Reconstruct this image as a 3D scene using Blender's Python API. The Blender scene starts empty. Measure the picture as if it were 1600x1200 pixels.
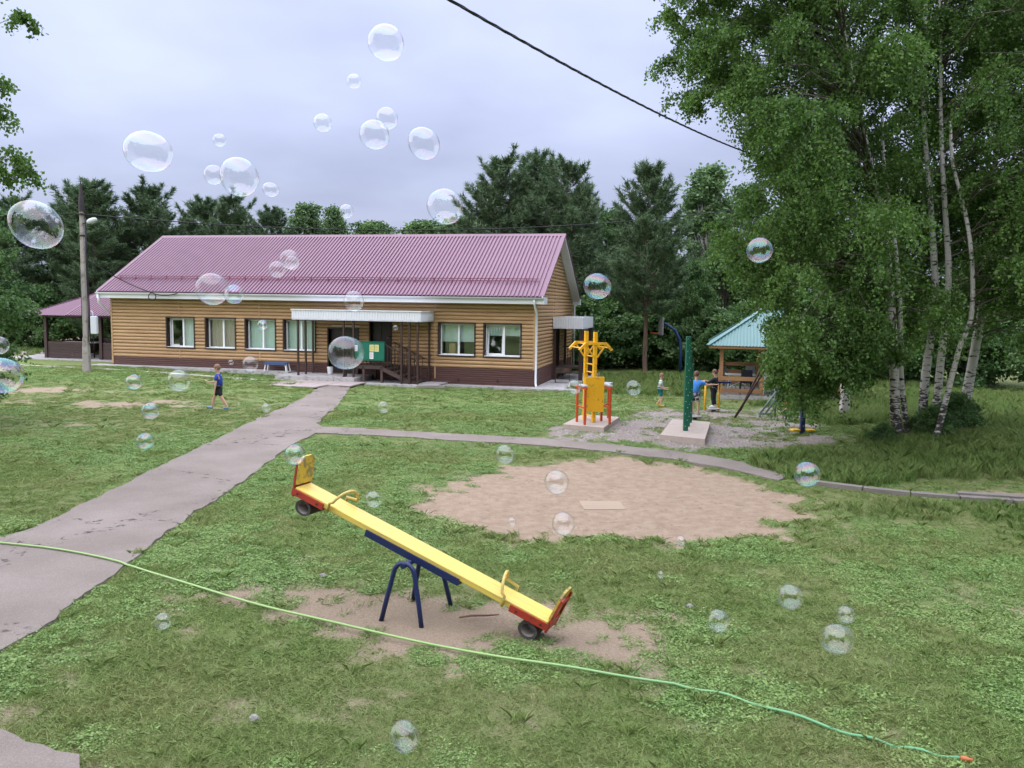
import bpy, math, random
import numpy as np
from mathutils import Vector, Matrix, Euler

random.seed(7)
rng = np.random.default_rng(11)
scene = bpy.context.scene
col = scene.collection
R = math.radians

# ------------------------------------------------------------------ camera, sky, sun, exposure
cam_d = bpy.data.cameras.new('camera'); cam = bpy.data.objects.new('camera', cam_d); col.objects.link(cam)
cam_d.sensor_width = 36.0; cam_d.lens = 29.03; cam_d.clip_start = 0.05; cam_d.clip_end = 3000
CAM_H = 3.3
cam.matrix_world = Matrix.Translation((0, 0, CAM_H)) @ Matrix.Rotation(R(90) - math.atan(124 / 1290), 4, 'X') @ Matrix.Rotation(0.015, 4, 'Z')
scene.camera = cam

SUN_EL, SUN_AZ = R(62), R(250)          # azimuth clockwise from +Y: high, behind the camera and a little to the left
world = bpy.data.worlds.new('World'); scene.world = world; world.use_nodes = True
wn = world.node_tree.nodes; wl = world.node_tree.links; wn.clear()
wo = wn.new('ShaderNodeOutputWorld'); bg = wn.new('ShaderNodeBackground'); bg.inputs['Strength'].default_value = 0.1
sky = wn.new('ShaderNodeTexSky'); sky.sky_type = 'NISHITA'; sky.sun_disc = False
sky.sun_elevation = SUN_EL; sky.sun_rotation = SUN_AZ; sky.dust_density = 3.0
tc = wn.new('ShaderNodeTexCoord'); sep = wn.new('ShaderNodeSeparateXYZ'); wl.new(tc.outputs['Generated'], sep.inputs[0])
def wmath(op, a=None, b=None, clamp=False):
    n = wn.new('ShaderNodeMath'); n.operation = op; n.use_clamp = clamp
    for i, v in enumerate((a, b)):
        if v is None: continue
        if hasattr(v, 'links'): wl.new(v, n.inputs[i])
        else: n.inputs[i].default_value = v
    return n.outputs[0]
zc = wmath('MAXIMUM', sep.outputs['Z'], 0.0)
den = wmath('ADD', zc, 0.22)
cx = wmath('DIVIDE', sep.outputs['X'], den); cy = wmath('DIVIDE', sep.outputs['Y'], den)
comb = wn.new('ShaderNodeCombineXYZ'); wl.new(cx, comb.inputs[0]); wl.new(cy, comb.inputs[1])
cn = wn.new('ShaderNodeTexNoise'); cn.inputs['Scale'].default_value = 1.25; cn.inputs['Detail'].default_value = 4.0
cn.inputs['Roughness'].default_value = 0.45; wl.new(comb.outputs[0], cn.inputs['Vector'])
ramp = wn.new('ShaderNodeValToRGB'); wl.new(cn.outputs['Fac'], ramp.inputs[0])
ramp.color_ramp.elements[0].position = 0.36; ramp.color_ramp.elements[0].color = (0.42, 0.462, 0.66, 1)
ramp.color_ramp.elements[1].position = 0.66; ramp.color_ramp.elements[1].color = (0.57, 0.63, 0.86, 1)
grad = wmath('ADD', wmath('MULTIPLY', zc, 0.84), 0.235)      # the cloud layer is brighter overhead than at the horizon
g10 = wmath('MULTIPLY', grad, 10.0)
vm = wn.new('ShaderNodeVectorMath'); vm.operation = 'SCALE'; wl.new(ramp.outputs[0], vm.inputs[0]); wl.new(g10, vm.inputs['Scale'])
mixs = wn.new('ShaderNodeMix'); mixs.data_type = 'RGBA'; mixs.inputs['Factor'].default_value = 0.95
wl.new(sky.outputs[0], mixs.inputs['A']); wl.new(vm.outputs[0], mixs.inputs['B'])
wl.new(mixs.outputs['Result'], bg.inputs['Color']); wl.new(bg.outputs[0], wo.inputs[0])

sun_d = bpy.data.lights.new('sun', 'SUN'); sun_d.energy = 1.5; sun_d.angle = R(140); sun_d.color = (1.0, 0.96, 0.9)
sun = bpy.data.objects.new('sun', sun_d); col.objects.link(sun)
sdir = Vector((math.sin(SUN_AZ) * math.cos(SUN_EL), math.cos(SUN_AZ) * math.cos(SUN_EL), math.sin(SUN_EL)))
sun.rotation_euler = sdir.to_track_quat('Z', 'Y').to_euler()
scene.view_settings.view_transform = 'Standard'; scene.view_settings.look = 'None'
scene.view_settings.exposure = 1.65; scene.view_settings.gamma = 1.0; scene.view_settings.use_curve_mapping = False
scene.cycles.max_bounces = 5; scene.cycles.diffuse_bounces = 2; scene.cycles.transparent_max_bounces = 12; scene.cycles.adaptive_threshold = 0.02; scene.cycles.caustics_reflective = False
scene.cycles.caustics_refractive = False; scene.cycles.sample_clamp_indirect = 6.0

# ------------------------------------------------------------------ materials
MATS = {}
def new_mat(name):
    m = bpy.data.materials.new(name); m.use_nodes = True; m.node_tree.nodes.clear()
    return m, m.node_tree.nodes, m.node_tree.links
def node(n, t, **kw):
    x = n.new(t)
    for k, v in kw.items():
        if k in x.inputs: x.inputs[k].default_value = v
        else: setattr(x, k, v)
    return x
def M(name, c, rough=0.6, var=0.12, scale=6.0, metallic=0.0, bump=0.0, bscale=40.0, spec=0.4, wear=None, coat=0.0):
    """painted / plain surface: base colour with slow mottling, optional wear patches of another colour and fine relief"""
    if name in MATS: return MATS[name]
    m, n, l = new_mat(name)
    out = node(n, 'ShaderNodeOutputMaterial'); p = node(n, 'ShaderNodeBsdfPrincipled')
    p.inputs['Roughness'].default_value = rough; p.inputs['Metallic'].default_value = metallic
    p.inputs['Specular IOR Level'].default_value = spec; p.inputs['Coat Weight'].default_value = coat
    t = node(n, 'ShaderNodeTexCoord'); nz = node(n, 'ShaderNodeTexNoise', Scale=scale, Detail=5.0)
    l.new(t.outputs['Object'], nz.inputs['Vector'])
    mx = node(n, 'ShaderNodeMix', data_type='RGBA')
    mx.inputs['A'].default_value = tuple(v * (1 - var) for v in c) + (1,)
    mx.inputs['B'].default_value = tuple(min(1, v * (1 + var)) for v in c) + (1,)
    l.new(nz.outputs['Fac'], mx.inputs['Factor']); last = mx.outputs['Result']
    if wear:
        wc, amt, ws = wear
        w = node(n, 'ShaderNodeTexNoise', Scale=ws, Detail=8.0, Roughness=0.7); l.new(t.outputs['Object'], w.inputs['Vector'])
        r = node(n, 'ShaderNodeMapRange'); r.inputs['From Min'].default_value = 1 - amt - 0.42; r.inputs['From Max'].default_value = 1 - amt - 0.32
        l.new(w.outputs['Fac'], r.inputs['Value'])
        m2 = node(n, 'ShaderNodeMix', data_type='RGBA'); l.new(r.outputs[0], m2.inputs['Factor'])
        l.new(last, m2.inputs['A']); m2.inputs['B'].default_value = tuple(wc) + (1,); last = m2.outputs['Result']
    l.new(last, p.inputs['Base Color'])
    if bump:
        b = node(n, 'ShaderNodeBump', Strength=bump, Distance=0.02); bn = node(n, 'ShaderNodeTexNoise', Scale=bscale, Detail=4.0)
        l.new(t.outputs['Object'], bn.inputs['Vector']); l.new(bn.outputs['Fac'], b.inputs['Height']); l.new(b.outputs[0], p.inputs['Normal'])
    l.new(p.outputs[0], out.inputs[0]); MATS[name] = m
    return m
def wood(name, c, dark, rough=0.6, axis='X', scale=1.0):
    if name in MATS: return MATS[name]
    m, n, l = new_mat(name)
    out = node(n, 'ShaderNodeOutputMaterial'); p = node(n, 'ShaderNodeBsdfPrincipled', Roughness=rough)
    t = node(n, 'ShaderNodeTexCoord'); mp = node(n, 'ShaderNodeMapping'); l.new(t.outputs['Object'], mp.inputs['Vector'])
    s = {'X': (0.7, 14, 14), 'Y': (14, 0.7, 14), 'Z': (14, 14, 0.7)}[axis]; mp.inputs['Scale'].default_value = tuple(v * scale for v in s)
    nz = node(n, 'ShaderNodeTexNoise', Scale=1.6, Detail=6.0, Roughness=0.65); l.new(mp.outputs[0], nz.inputs['Vector'])
    oi = node(n, 'ShaderNodeObjectInfo'); hs = node(n, 'ShaderNodeMath', operation='MULTIPLY_ADD')
    l.new(oi.outputs['Random'], hs.inputs[0]); hs.inputs[1].default_value = 0.25; hs.inputs[2].default_value = -0.12
    ad = node(n, 'ShaderNodeMath', operation='ADD', use_clamp=True); l.new(nz.outputs['Fac'], ad.inputs[0]); l.new(hs.outputs[0], ad.inputs[1])
    mx = node(n, 'ShaderNodeMix', data_type='RGBA'); mx.inputs['A'].default_value = tuple(dark) + (1,); mx.inputs['B'].default_value = tuple(c) + (1,)
    r = node(n, 'ShaderNodeMapRange'); r.inputs['From Min'].default_value = 0.3; r.inputs['From Max'].default_value = 0.62
    l.new(ad.outputs[0], r.inputs['Value']); l.new(r.outputs[0], mx.inputs['Factor'])
    l.new(mx.outputs['Result'], p.inputs['Base Color']); l.new(p.outputs[0], out.inputs[0]); MATS[name] = m
    return m
def leaf_mat(name, dark, light, trans=0.3, rough=0.55):
    if name in MATS: return MATS[name]
    m, n, l = new_mat(name)
    out = node(n, 'ShaderNodeOutputMaterial'); p = node(n, 'ShaderNodeBsdfPrincipled', Roughness=rough)
    p.inputs['Specular IOR Level'].default_value = 0.35
    a = node(n, 'ShaderNodeAttribute', attribute_name='tint')
    mx = node(n, 'ShaderNodeMix', data_type='RGBA'); mx.inputs['A'].default_value = tuple(dark) + (1,); mx.inputs['B'].default_value = tuple(light) + (1,)
    l.new(a.outputs['Fac'], mx.inputs['Factor']); l.new(mx.outputs['Result'], p.inputs['Base Color'])
    tr = node(n, 'ShaderNodeBsdfTranslucent'); hsv = node(n, 'ShaderNodeHueSaturation', Saturation=1.15, Value=1.3); l.new(mx.outputs['Result'], hsv.inputs['Color'])
    l.new(hsv.outputs[0], tr.inputs['Color'])
    ms = node(n, 'ShaderNodeMixShader'); ms.inputs[0].default_value = trans; l.new(p.outputs[0], ms.inputs[1]); l.new(tr.outputs[0], ms.inputs[2])
    l.new(ms.outputs[0], out.inputs[0]); MATS[name] = m
    return m

# ------------------------------------------------------------------ mesh helpers
def tag(o, label=None, cat=None, group=None, kind=None):
    if label: o['label'] = label
    if cat: o['category'] = cat
    if group: o['group'] = group
    if kind: o['kind'] = kind
    return o
def empty(name, loc, rz=0.0, **kw):
    o = bpy.data.objects.new(name, None); col.objects.link(o); o.location = loc; o.rotation_euler = (0, 0, rz); o.empty_display_size = 0.2
    return tag(o, **kw)
def link(name, me, parent=None, loc=None, rot=None, scale=None):
    o = bpy.data.objects.new(name, me); col.objects.link(o)
    if parent is not None: o.parent = parent
    if loc is not None: o.location = loc
    if rot is not None: o.rotation_euler = rot
    if scale is not None: o.scale = scale if hasattr(scale, '__len__') else (scale,) * 3
    return o
class MB:
    def __init__(s): s.v = []; s.f = []; s.m = []; s.mi = 0; s.sm = []; s.smooth = False
    def add(s, vs, fs):
        b = len(s.v); s.v += [tuple(v) for v in vs]
        for f in fs: s.f.append(tuple(b + i for i in f)); s.m.append(s.mi); s.sm.append(s.smooth)
        return s
    def box(s, x0, x1, y0, y1, z0, z1, mat=None):
        vs = [(x, y, z) for z in (z0, z1) for y in (y0, y1) for x in (x0, x1)]
        if mat is not None: vs = [tuple(mat @ Vector(v)) for v in vs]
        return s.add(vs, [(0, 2, 3, 1), (4, 5, 7, 6), (0, 1, 5, 4), (2, 6, 7, 3), (0, 4, 6, 2), (1, 3, 7, 5)])
    def cbox(s, c, d, rot=None, bevel=0.0):
        mt = Matrix.Translation(c)
        if rot is not None: mt = mt @ (rot if isinstance(rot, Matrix) else Euler(rot).to_matrix().to_4x4())
        if bevel <= 0: return s.box(-d[0]/2, d[0]/2, -d[1]/2, d[1]/2, -d[2]/2, d[2]/2, mt)
        b = bevel; vs = []; X, Y, Z = (q/2 for q in d)
        for z, k in ((-Z, b), (-Z + b, 0), (Z - b, 0), (Z, b)):
            for x, y in ((-X + k + b, -Y + k), (X - k - b, -Y + k), (X - k, -Y + k + b), (X - k, Y - k - b), (X - k - b, Y - k), (-X + k + b, Y - k), (-X + k, Y - k - b), (-X + k, -Y + k + b)):
                vs.append(tuple(mt @ Vector((x, y, z))))
        fs = [tuple(range(7, -1, -1)), tuple(range(24, 32))]
        for r in range(3):
            for i in range(8): j = (i + 1) % 8; fs.append((r*8+i, r*8+j, r*8+8+j, r*8+8+i))
        return s.add(vs, fs)
    def bar(s, a, b, w, h=None, up=(0, 0, 1)):
        """rectangular bar from a to b, w wide, h high"""
        a, b = Vector(a), Vector(b); d = b - a; L = d.length; x = d.normalized(); upv = Vector(up)
        if abs(x.dot(upv)) > 0.99: upv = Vector((1, 0, 0))
        y = upv.cross(x).normalized(); z = x.cross(y)
        m = Matrix((x, y, z)).transposed().to_4x4(); m.translation = a
        h = w if h is None else h
        return s.box(0, L, -w/2, w/2, -h/2, h/2, m)
    def tube(s, pts, rad, n=8, caps=True, smooth=True):
        pts = [Vector(p) for p in pts]; k = len(pts); rads = rad if hasattr(rad, '__len__') else [rad] * k
        vs = []; prev = None
        for i, p in enumerate(pts):
            t = (pts[min(i+1, k-1)] - pts[max(i-1, 0)]).normalized()
            ref = prev if prev is not None else (Vector((0, 0, 1)) if abs(t.z) < 0.9 else Vector((1, 0, 0)))
            y = ref.cross(t); y = y.normalized() if y.length > 1e-6 else Vector((1, 0, 0)).cross(t).normalized()
            z = t.cross(y); prev = z
            for j in range(n):
                a = 2 * math.pi * j / n; vs.append(p + (y * math.cos(a) + z * math.sin(a)) * rads[i])
        fs = [(i*n+j, i*n+(j+1) % n, (i+1)*n+(j+1) % n, (i+1)*n+j) for i in range(k-1) for j in range(n)]
        sm = s.smooth; s.smooth = smooth; s.add(vs, fs); s.smooth = sm
        if caps: b = len(s.v) - len(vs); s.f += [tuple(b + j for j in range(n-1, -1, -1)), tuple(b + (k-1)*n + j for j in range(n))]; s.m += [s.mi]*2; s.sm += [False]*2
        return s
    def prism(s, poly, z0, z1, mat=None):
        n = len(poly); vs = [(x, y, z0) for x, y in poly] + [(x, y, z1) for x, y in poly]
        if mat is not None: vs = [tuple(mat @ Vector(v)) for v in vs]
        return s.add(vs, [tuple(range(n-1, -1, -1)), tuple(range(n, 2*n))] + [(i, (i+1) % n, n+(i+1) % n, n+i) for i in range(n)])
    def mesh(s, name, mats):
        me = bpy.data.meshes.new(name); me.from_pydata(s.v, [], s.f)
        for m in (mats if isinstance(mats, (list, tuple)) else [mats]): me.materials.append(m)
        me.polygons.foreach_set('material_index', s.m); me.polygons.foreach_set('use_smooth', s.sm); me.update()
        return me
    def build(s, name, mats, parent=None, loc=None, rot=None, **kw):
        o = link(name, s.mesh(name, mats), parent, loc, rot); return tag(o, **kw)
def B(): return MB()
def fast_mesh(name, verts, quads, mat, tint=None, smooth=False):
    me = bpy.data.meshes.new(name); nv, nf, k = len(verts), len(quads), quads.shape[1]
    me.vertices.add(nv); me.vertices.foreach_set('co', np.ascontiguousarray(verts, np.float32).ravel())
    me.loops.add(nf * k); me.loops.foreach_set('vertex_index', np.ascontiguousarray(quads, np.int32).ravel())
    me.polygons.add(nf); me.polygons.foreach_set('loop_start', np.arange(0, nf * k, k, dtype=np.int32))
    if smooth: me.polygons.foreach_set('use_smooth', np.ones(nf, bool))
    me.update(calc_edges=True)
    if tint is not None:
        a = me.attributes.new('tint', 'FLOAT', 'POINT'); a.data.foreach_set('value', np.ascontiguousarray(tint, np.float32))
    me.materials.append(mat); return me
def leaves(centers, size, droop=0.3, tint=None, g=rng, aspect=0.75):
    """diamond leaves, one quad each, bent along the midrib, random facing, tips hanging by `droop`"""
    n = len(centers); sz = size * (0.65 + 0.7 * g.random(n))[:, None]
    d = g.normal(size=(n, 3)); d[:, 2] -= droop * 1.5; d /= np.linalg.norm(d, axis=1)[:, None]
    r = g.normal(size=(n, 3)); s = np.cross(d, r); s /= np.linalg.norm(s, axis=1)[:, None] + 1e-9
    nn = np.cross(d, s)
    v = np.stack([centers, centers + d*sz*0.5 + s*sz*aspect*0.5 + nn*sz*0.08, centers + d*sz, centers + d*sz*0.5 - s*sz*aspect*0.5 + nn*sz*0.08], 1).reshape(-1, 3)
    q = np.arange(n*4).reshape(n, 4)
    t = (g.random(n) if tint is None else tint)
    return v, q, np.repeat(t, 4)

# ------------------------------------------------------------------ terrain
def ss(t):
    t = np.clip(t, 0, 1); return t*t*(3-2*t)
def terr(x, y):
    h = .36*ss(-x/19.)*ss((y-22)/13.)
    d = np.hypot((x-12.5)/5.5, (y-20)/4.2)
    return h + .35*ss((1.25-d)/.75)
def tz(x, y): return float(terr(np.float64(x), np.float64(y)))
def vnoise(x, y, s, seed):
    g = np.random.default_rng(seed); G = g.random((64, 64)); x = np.asarray(x)/s; y = np.asarray(y)/s
    xi = np.floor(x).astype(int); yi = np.floor(y).astype(int); fx = ss(x-xi); fy = ss(y-yi)
    a = G[xi % 64, yi % 64]; b = G[(xi+1) % 64, yi % 64]; c = G[xi % 64, (yi+1) % 64]; d = G[(xi+1) % 64, (yi+1) % 64]
    return (a*(1-fx)+b*fx)*(1-fy) + (c*(1-fx)+d*fx)*fy
def fbm(x, y, s, seed): return (vnoise(x, y, s, seed)*.5 + vnoise(x, y, s*.47, seed+1)*.3 + vnoise(x, y, s*.21, seed+2)*.2)
def sdist(x, y, poly):
    """signed distance to a polygon, positive inside"""
    P = np.array(poly, float); x = np.asarray(x, float); y = np.asarray(y, float); ins = np.zeros(x.shape, bool); dm = np.full(x.shape, 1e9)
    for i in range(len(P)):
        (x0, y0), (x1, y1) = P[i-1], P[i]; dx, dy = x1-x0, y1-y0
        t = np.clip(((x-x0)*dx+(y-y0)*dy)/(dx*dx+dy*dy+1e-12), 0, 1); dm = np.minimum(dm, np.hypot(x-x0-t*dx, y-y0-t*dy))
        c = (y0 > y) != (y1 > y); ins ^= c & (x < (x1-x0)*(y-y0)/(y1-y0+1e-12)+x0)
    return np.where(ins, dm, -dm)

PATH = [[-7.6,9.8],[-6.98,11.05],[-6.84,11.71],[-6.85,12.73],[-6.88,14.6],[-6.99,17.85],[-7.1,22.9],[-7.04,27.26],[-7.2,30.38],[-7.6,31.9],[-6.2,31.6],[-5.64,27.01],[-5.49,25.14],[-5.3,22.3],
        [-4.99,21.67],[-3.31,21.27],[-1.28,20.72],[0.81,20.22],[2.46,19.43],[3.84,18.69],[4.86,17.6],[5.43,16.05],[5.15,15.67],[4.4,16.87],[3.5,17.72],[2.21,18.55],[0.77,19.19],[-1.22,19.74],[-3.17,20.34],[-4.95,20.6],
        [-5.04,18.42],[-4.91,15.3],[-4.9,12.45],[-4.78,10.35],[-4.72,8.74],[-4.68,7.94],[-4.75,7.44],[-5.2,6.6],[-6.6,5.2],[-8.2,4.6],[-9.4,6.0]]
CORNER = [[-5.2,6.2],[-4.3,6.12],[-3.85,5.99],[-3.4,5.85],[-3.12,5.66],[-2.95,5.4],[-2.85,4.6],[-3.0,3.4],[-7,3.2],[-7,5.2]]
SAND = [[-1.65,13.26],[-1.54,14.7],[-0.84,15.77],[0.29,16.96],[2.15,18.0],[3.7,17.3],[4.6,15.99],[5.1,14.63],[4.89,13.24],[3.93,11.75],[2.91,11.4],[1.83,11.35],[0.76,11.45],[-0.34,11.75],[-1.15,12.4]]
DIRT = [[-2.92,9.02],[-2.64,9.58],[-2.0,9.84],[-1.33,9.52],[-0.55,9.12],[0.04,8.75],[0.72,8.59],[1.22,8.17],[0.97,7.76],[0.16,7.59],[-0.58,7.5],[-1.51,7.8],[-2.38,8.37]]
GRAVEL = [[1.27,19.9],[1.53,22.23],[3.11,24.7],[4.26,27.2],[6.25,26.6],[8.5,27.5],[9.4,25.9],[8.6,23.0],[8.1,21.2],[7.77,19.6],[6.9,19.2],[5.33,19.32],[4.4,18.9],[2.45,19.5]]
# building frame: x along the front wall to its right end, y into the building
BA = Vector((0.895, 32.738, 0.0)); BROT = -R(13.3)
BMAT = Matrix.Translation(BA) @ Matrix.Rotation(BROT, 4, 'Z')
def bw(x, y): p = BMAT @ Vector((x, y, 0)); return [p.x, p.y]
BLD = [bw(-19.6, -0.7), bw(0.9, -0.7), bw(1.6, 2.5), bw(1.6, 9), bw(-19.6, 9)]
YARD = [bw(-21.6, 2.6), bw(-19.6, 2.6), bw(-19.6, 30), bw(-60, 30), bw(-60, 4), bw(-26, 4.0)]

def masks(x, y):
    n1 = fbm(x, y, 1.1, 3); n2 = fbm(x, y, .45, 9)
    sand = ss((sdist(x, y, SAND) + (n1-.5)*.9 + (n2-.5)*1.3)/1.3 + .5)
    dirt = ss((sdist(x, y, DIRT) + (n1-.5)*1.8 + (n2-.5)*1.6 - .05)/2.0 + .5)
    # worn patches in the lawn
    for (px, py, rx, ry, k) in [(-12,25.5,4.5,1.4,.85),(-16,28,4,1.0,.8),(-11.5,21.5,3.0,.9,.62),(-12.5,18.5,2.5,1.2,.55),(-8,26.5,2.2,.7,.6),(1.6,6.3,.9,.4,.5),(0.2,6.3,.7,.5,.45),(-.9,6.7,.9,.5,.5),(5.9,8.8,1.6,1.1,.7),(5.2,7.1,1.2,.6,.6),(-2.3,6.6,1.2,.5,.5),(3.8,19.6,2.4,.5,.75),(8.4,19.8,.9,1.3,.8),(9.4,14.8,3.5,.45,.7),(8.6,16.4,2.4,.7,.65),(3.0,10.0,1.3,.5,.5),(-2.0,12.6,.9,.8,.6),(5.3,12.3,.9,1.2,.6),(1.8,21.8,1.2,2.2,.5),(4.8,6.1,1.2,.5,.6)]:
        d = np.hypot((x-px)/rx, (y-py)/ry); dirt = np.maximum(dirt, k*ss((1.3-d+(n1-.5)*1.5+(n2-.5)*1.2)/1.5))
    dirt = np.maximum(dirt, .55*ss((fbm(x, y, 1.3, 66)*.5+n2*.5-.5)/.2)*ss((15-y)/4)*ss((x+5.2)/.6))
    dirt = np.maximum(dirt, ss((sdist(x, y, YARD)+.2)/.4))
    gravel = ss((sdist(x, y, GRAVEL) + (n1-.5)*1.8 + (n2-.5)*.6)/.8 + .5) * (0.55 + 0.45*ss((n1-.36)/.2))
    dry = ss((fbm(x, y, 4.0, 21)-.46)/.2)*.8 + ss((n2-.5)/.2)*.25
    dry = np.maximum(dry, .8*ss((1.6-np.hypot((x+12)/6.5, (y-24)/5.0))/1.0)*ss((n1-.3)/.3))
    return sand, dirt, gravel, np.clip(dry, 0, 1)
def gz_axis(parts):
    out = [parts[0][0]]
    for a, b, st in parts: k = max(1, int(round((b-a)/st))); out += list(np.linspace(a, b, k+1)[1:])
    return np.array(out)
gxs = gz_axis([(-900,-200,100),(-200,-60,20),(-60,-24,2),(-24,-11,.3),(-11,11,.1),(11,26,.3),(26,60,2),(60,200,20),(200,900,100)])
gys = gz_axis([(-900,-200,100),(-200,-20,20),(-20,2,2),(2,20,.1),(20,34,.2),(34,60,1.5),(60,200,20),(200,1500,130)])
X, Y = np.meshgrid(gxs, gys, indexing='ij'); Zg = terr(X, Y)
ms_, md_, mg_, my_ = masks(X, Y)
rel = (fbm(X, Y, .6, 50)-.5)*.05*ss((30-np.abs(Y-14))/6)*ss((24-np.abs(X))/4)
Zg = Zg + rel*(1-.6*ms_) - .05*ms_ - .03*md_*(np.abs(X) < 9)
onp = np.maximum(sdist(X, Y, PATH), sdist(X, Y, CORNER)); Zg = np.where(onp > -.12, Zg - rel - .02, Zg)
Zg = Zg - .05*ss((sdist(X, Y, BLD)+.3)/.3)
nx, ny = X.shape; ids = np.arange(nx*ny).reshape(nx, ny)
quads = np.stack([ids[:-1,:-1], ids[1:,:-1], ids[1:,1:], ids[:-1,1:]], -1).reshape(-1, 4)
def ground_material():
    m, n, l = new_mat('lawn_ground'); out = node(n, 'ShaderNodeOutputMaterial'); p = node(n, 'ShaderNodeBsdfPrincipled', Roughness=0.95)
    p.inputs['Specular IOR Level'].default_value = 0.1
    t = node(n, 'ShaderNodeTexCoord')
    def noise(s, d=6.0, r=.6):
        z = node(n, 'ShaderNodeTexNoise', Scale=s, Detail=d, Roughness=r); l.new(t.outputs['Object'], z.inputs['Vector']); return z.outputs['Fac']
    def mix(f, a, b):
        x = node(n, 'ShaderNodeMix', data_type='RGBA')
        for k, v in (('Factor', f), ('A', a), ('B', b)):
            if hasattr(v, 'links'): l.new(v, x.inputs[k])
            else: x.inputs[k].default_value = v if k == 'Factor' else tuple(v)+(1,)
        return x.outputs['Result']
    def rng_(v, a, b):
        x = node(n, 'ShaderNodeMapRange', interpolation_type='SMOOTHSTEP'); l.new(v, x.inputs['Value']); x.inputs['From Min'].default_value = a; x.inputs['From Max'].default_value = b; return x.outputs[0]
    def mth(op, a, b):
        x = node(n, 'ShaderNodeMath', operation=op)
        for i, v in enumerate((a, b)):
            if hasattr(v, 'links'): l.new(v, x.inputs[i])
            else: x.inputs[i].default_value = v
        return x.outputs[0]
    def att(nm): return node(n, 'ShaderNodeAttribute', attribute_name=nm).outputs['Fac']
    fine = noise(38.0, 8.0, .75); mid = noise(5.0, 6.0, .65); vfine = noise(120.0, 4.0, .7)
    grass = mix(rng_(fine, .35, .68), (0.10, 0.14, 0.042), (0.27, 0.325, 0.115))
    grass = mix(rng_(mid, .4, .62), grass, mix(rng_(vfine, .35, .65), (0.11, 0.165, 0.05), (0.27, 0.36, 0.125)))
    straw = mix(rng_(vfine, .35, .65), (0.17, 0.135, 0.075), (0.34, 0.29, 0.17))
    c = mix(mth('MULTIPLY', att('dry'), rng_(fine, .42, .62)), grass, straw)
    dirtc = mix(rng_(fine, .3, .7), (0.30, 0.23, 0.16), (0.45, 0.355, 0.26))
    nd = mth('ADD', att('dirt'), mth('MULTIPLY', mth('SUBTRACT', fine, .5), .9))
    c = mix(rng_(nd, .3, .72), c, dirtc)
    vor = node(n, 'ShaderNodeTexVoronoi', Scale=22.0); l.new(t.outputs['Object'], vor.inputs['Vector'])
    gravc = mix(rng_(vfine, .35, .65), (0.24, 0.21, 0.195), (0.50, 0.45, 0.42))
    gravc = mix(rng_(vor.outputs['Distance'], .1, .6), gravc, (0.30, 0.25, 0.215))
    ng = mth('ADD', att('gravel'), mth('MULTIPLY', mth('SUBTRACT', fine, .5), .8))
    c = mix(rng_(ng, .4, .62), c, gravc)
    swp = node(n, 'ShaderNodeTexNoise', Scale=9.0, Detail=9.0, Roughness=.72, Distortion=.8); l.new(t.outputs['Object'], swp.inputs['Vector'])
    sandc = mix(rng_(mid, .3, .7), (0.39, 0.288, 0.205), (0.48, 0.37, 0.27)); sandc = mix(mth('MULTIPLY', rng_(swp.outputs['Fac'], .52, .66), .7), sandc, (0.26, 0.185, 0.135)); sandc = mix(mth('MULTIPLY', rng_(vfine, .58, .7), .5), sandc, (0.2, 0.14, 0.1))
    ns = mth('ADD', att('sand'), mth('MULTIPLY', mth('SUBTRACT', fine, .5), 1.3))
    c = mix(rng_(ns, .3, .7), c, sandc)
    l.new(c, p.inputs['Base Color'])
    b = node(n, 'ShaderNodeBump', Strength=0.9, Distance=0.05); l.new(mth('ADD', mth('ADD', fine, mth('MULTIPLY', vfine, .4)), mth('MULTIPLY', mth('MULTIPLY', swp.outputs['Fac'], att('sand')), 1.6)), b.inputs['Height']); l.new(b.outputs[0], p.inputs['Normal'])
    l.new(p.outputs[0], out.inputs[0]); return m
gme = fast_mesh('ground', np.stack([X, Y, Zg], -1).reshape(-1, 3), quads, ground_material(), smooth=True)
for nm, arr in (('sand', ms_), ('dirt', md_), ('gravel', mg_), ('dry', my_)):
    a = gme.attributes.new(nm, 'FLOAT', 'POINT'); a.data.foreach_set('value', arr.astype(np.float32).ravel())
tag(link('ground', gme), 'uneven lawn with worn dirt patches, a round sand circle and gravel', 'ground', kind='structure')

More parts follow.
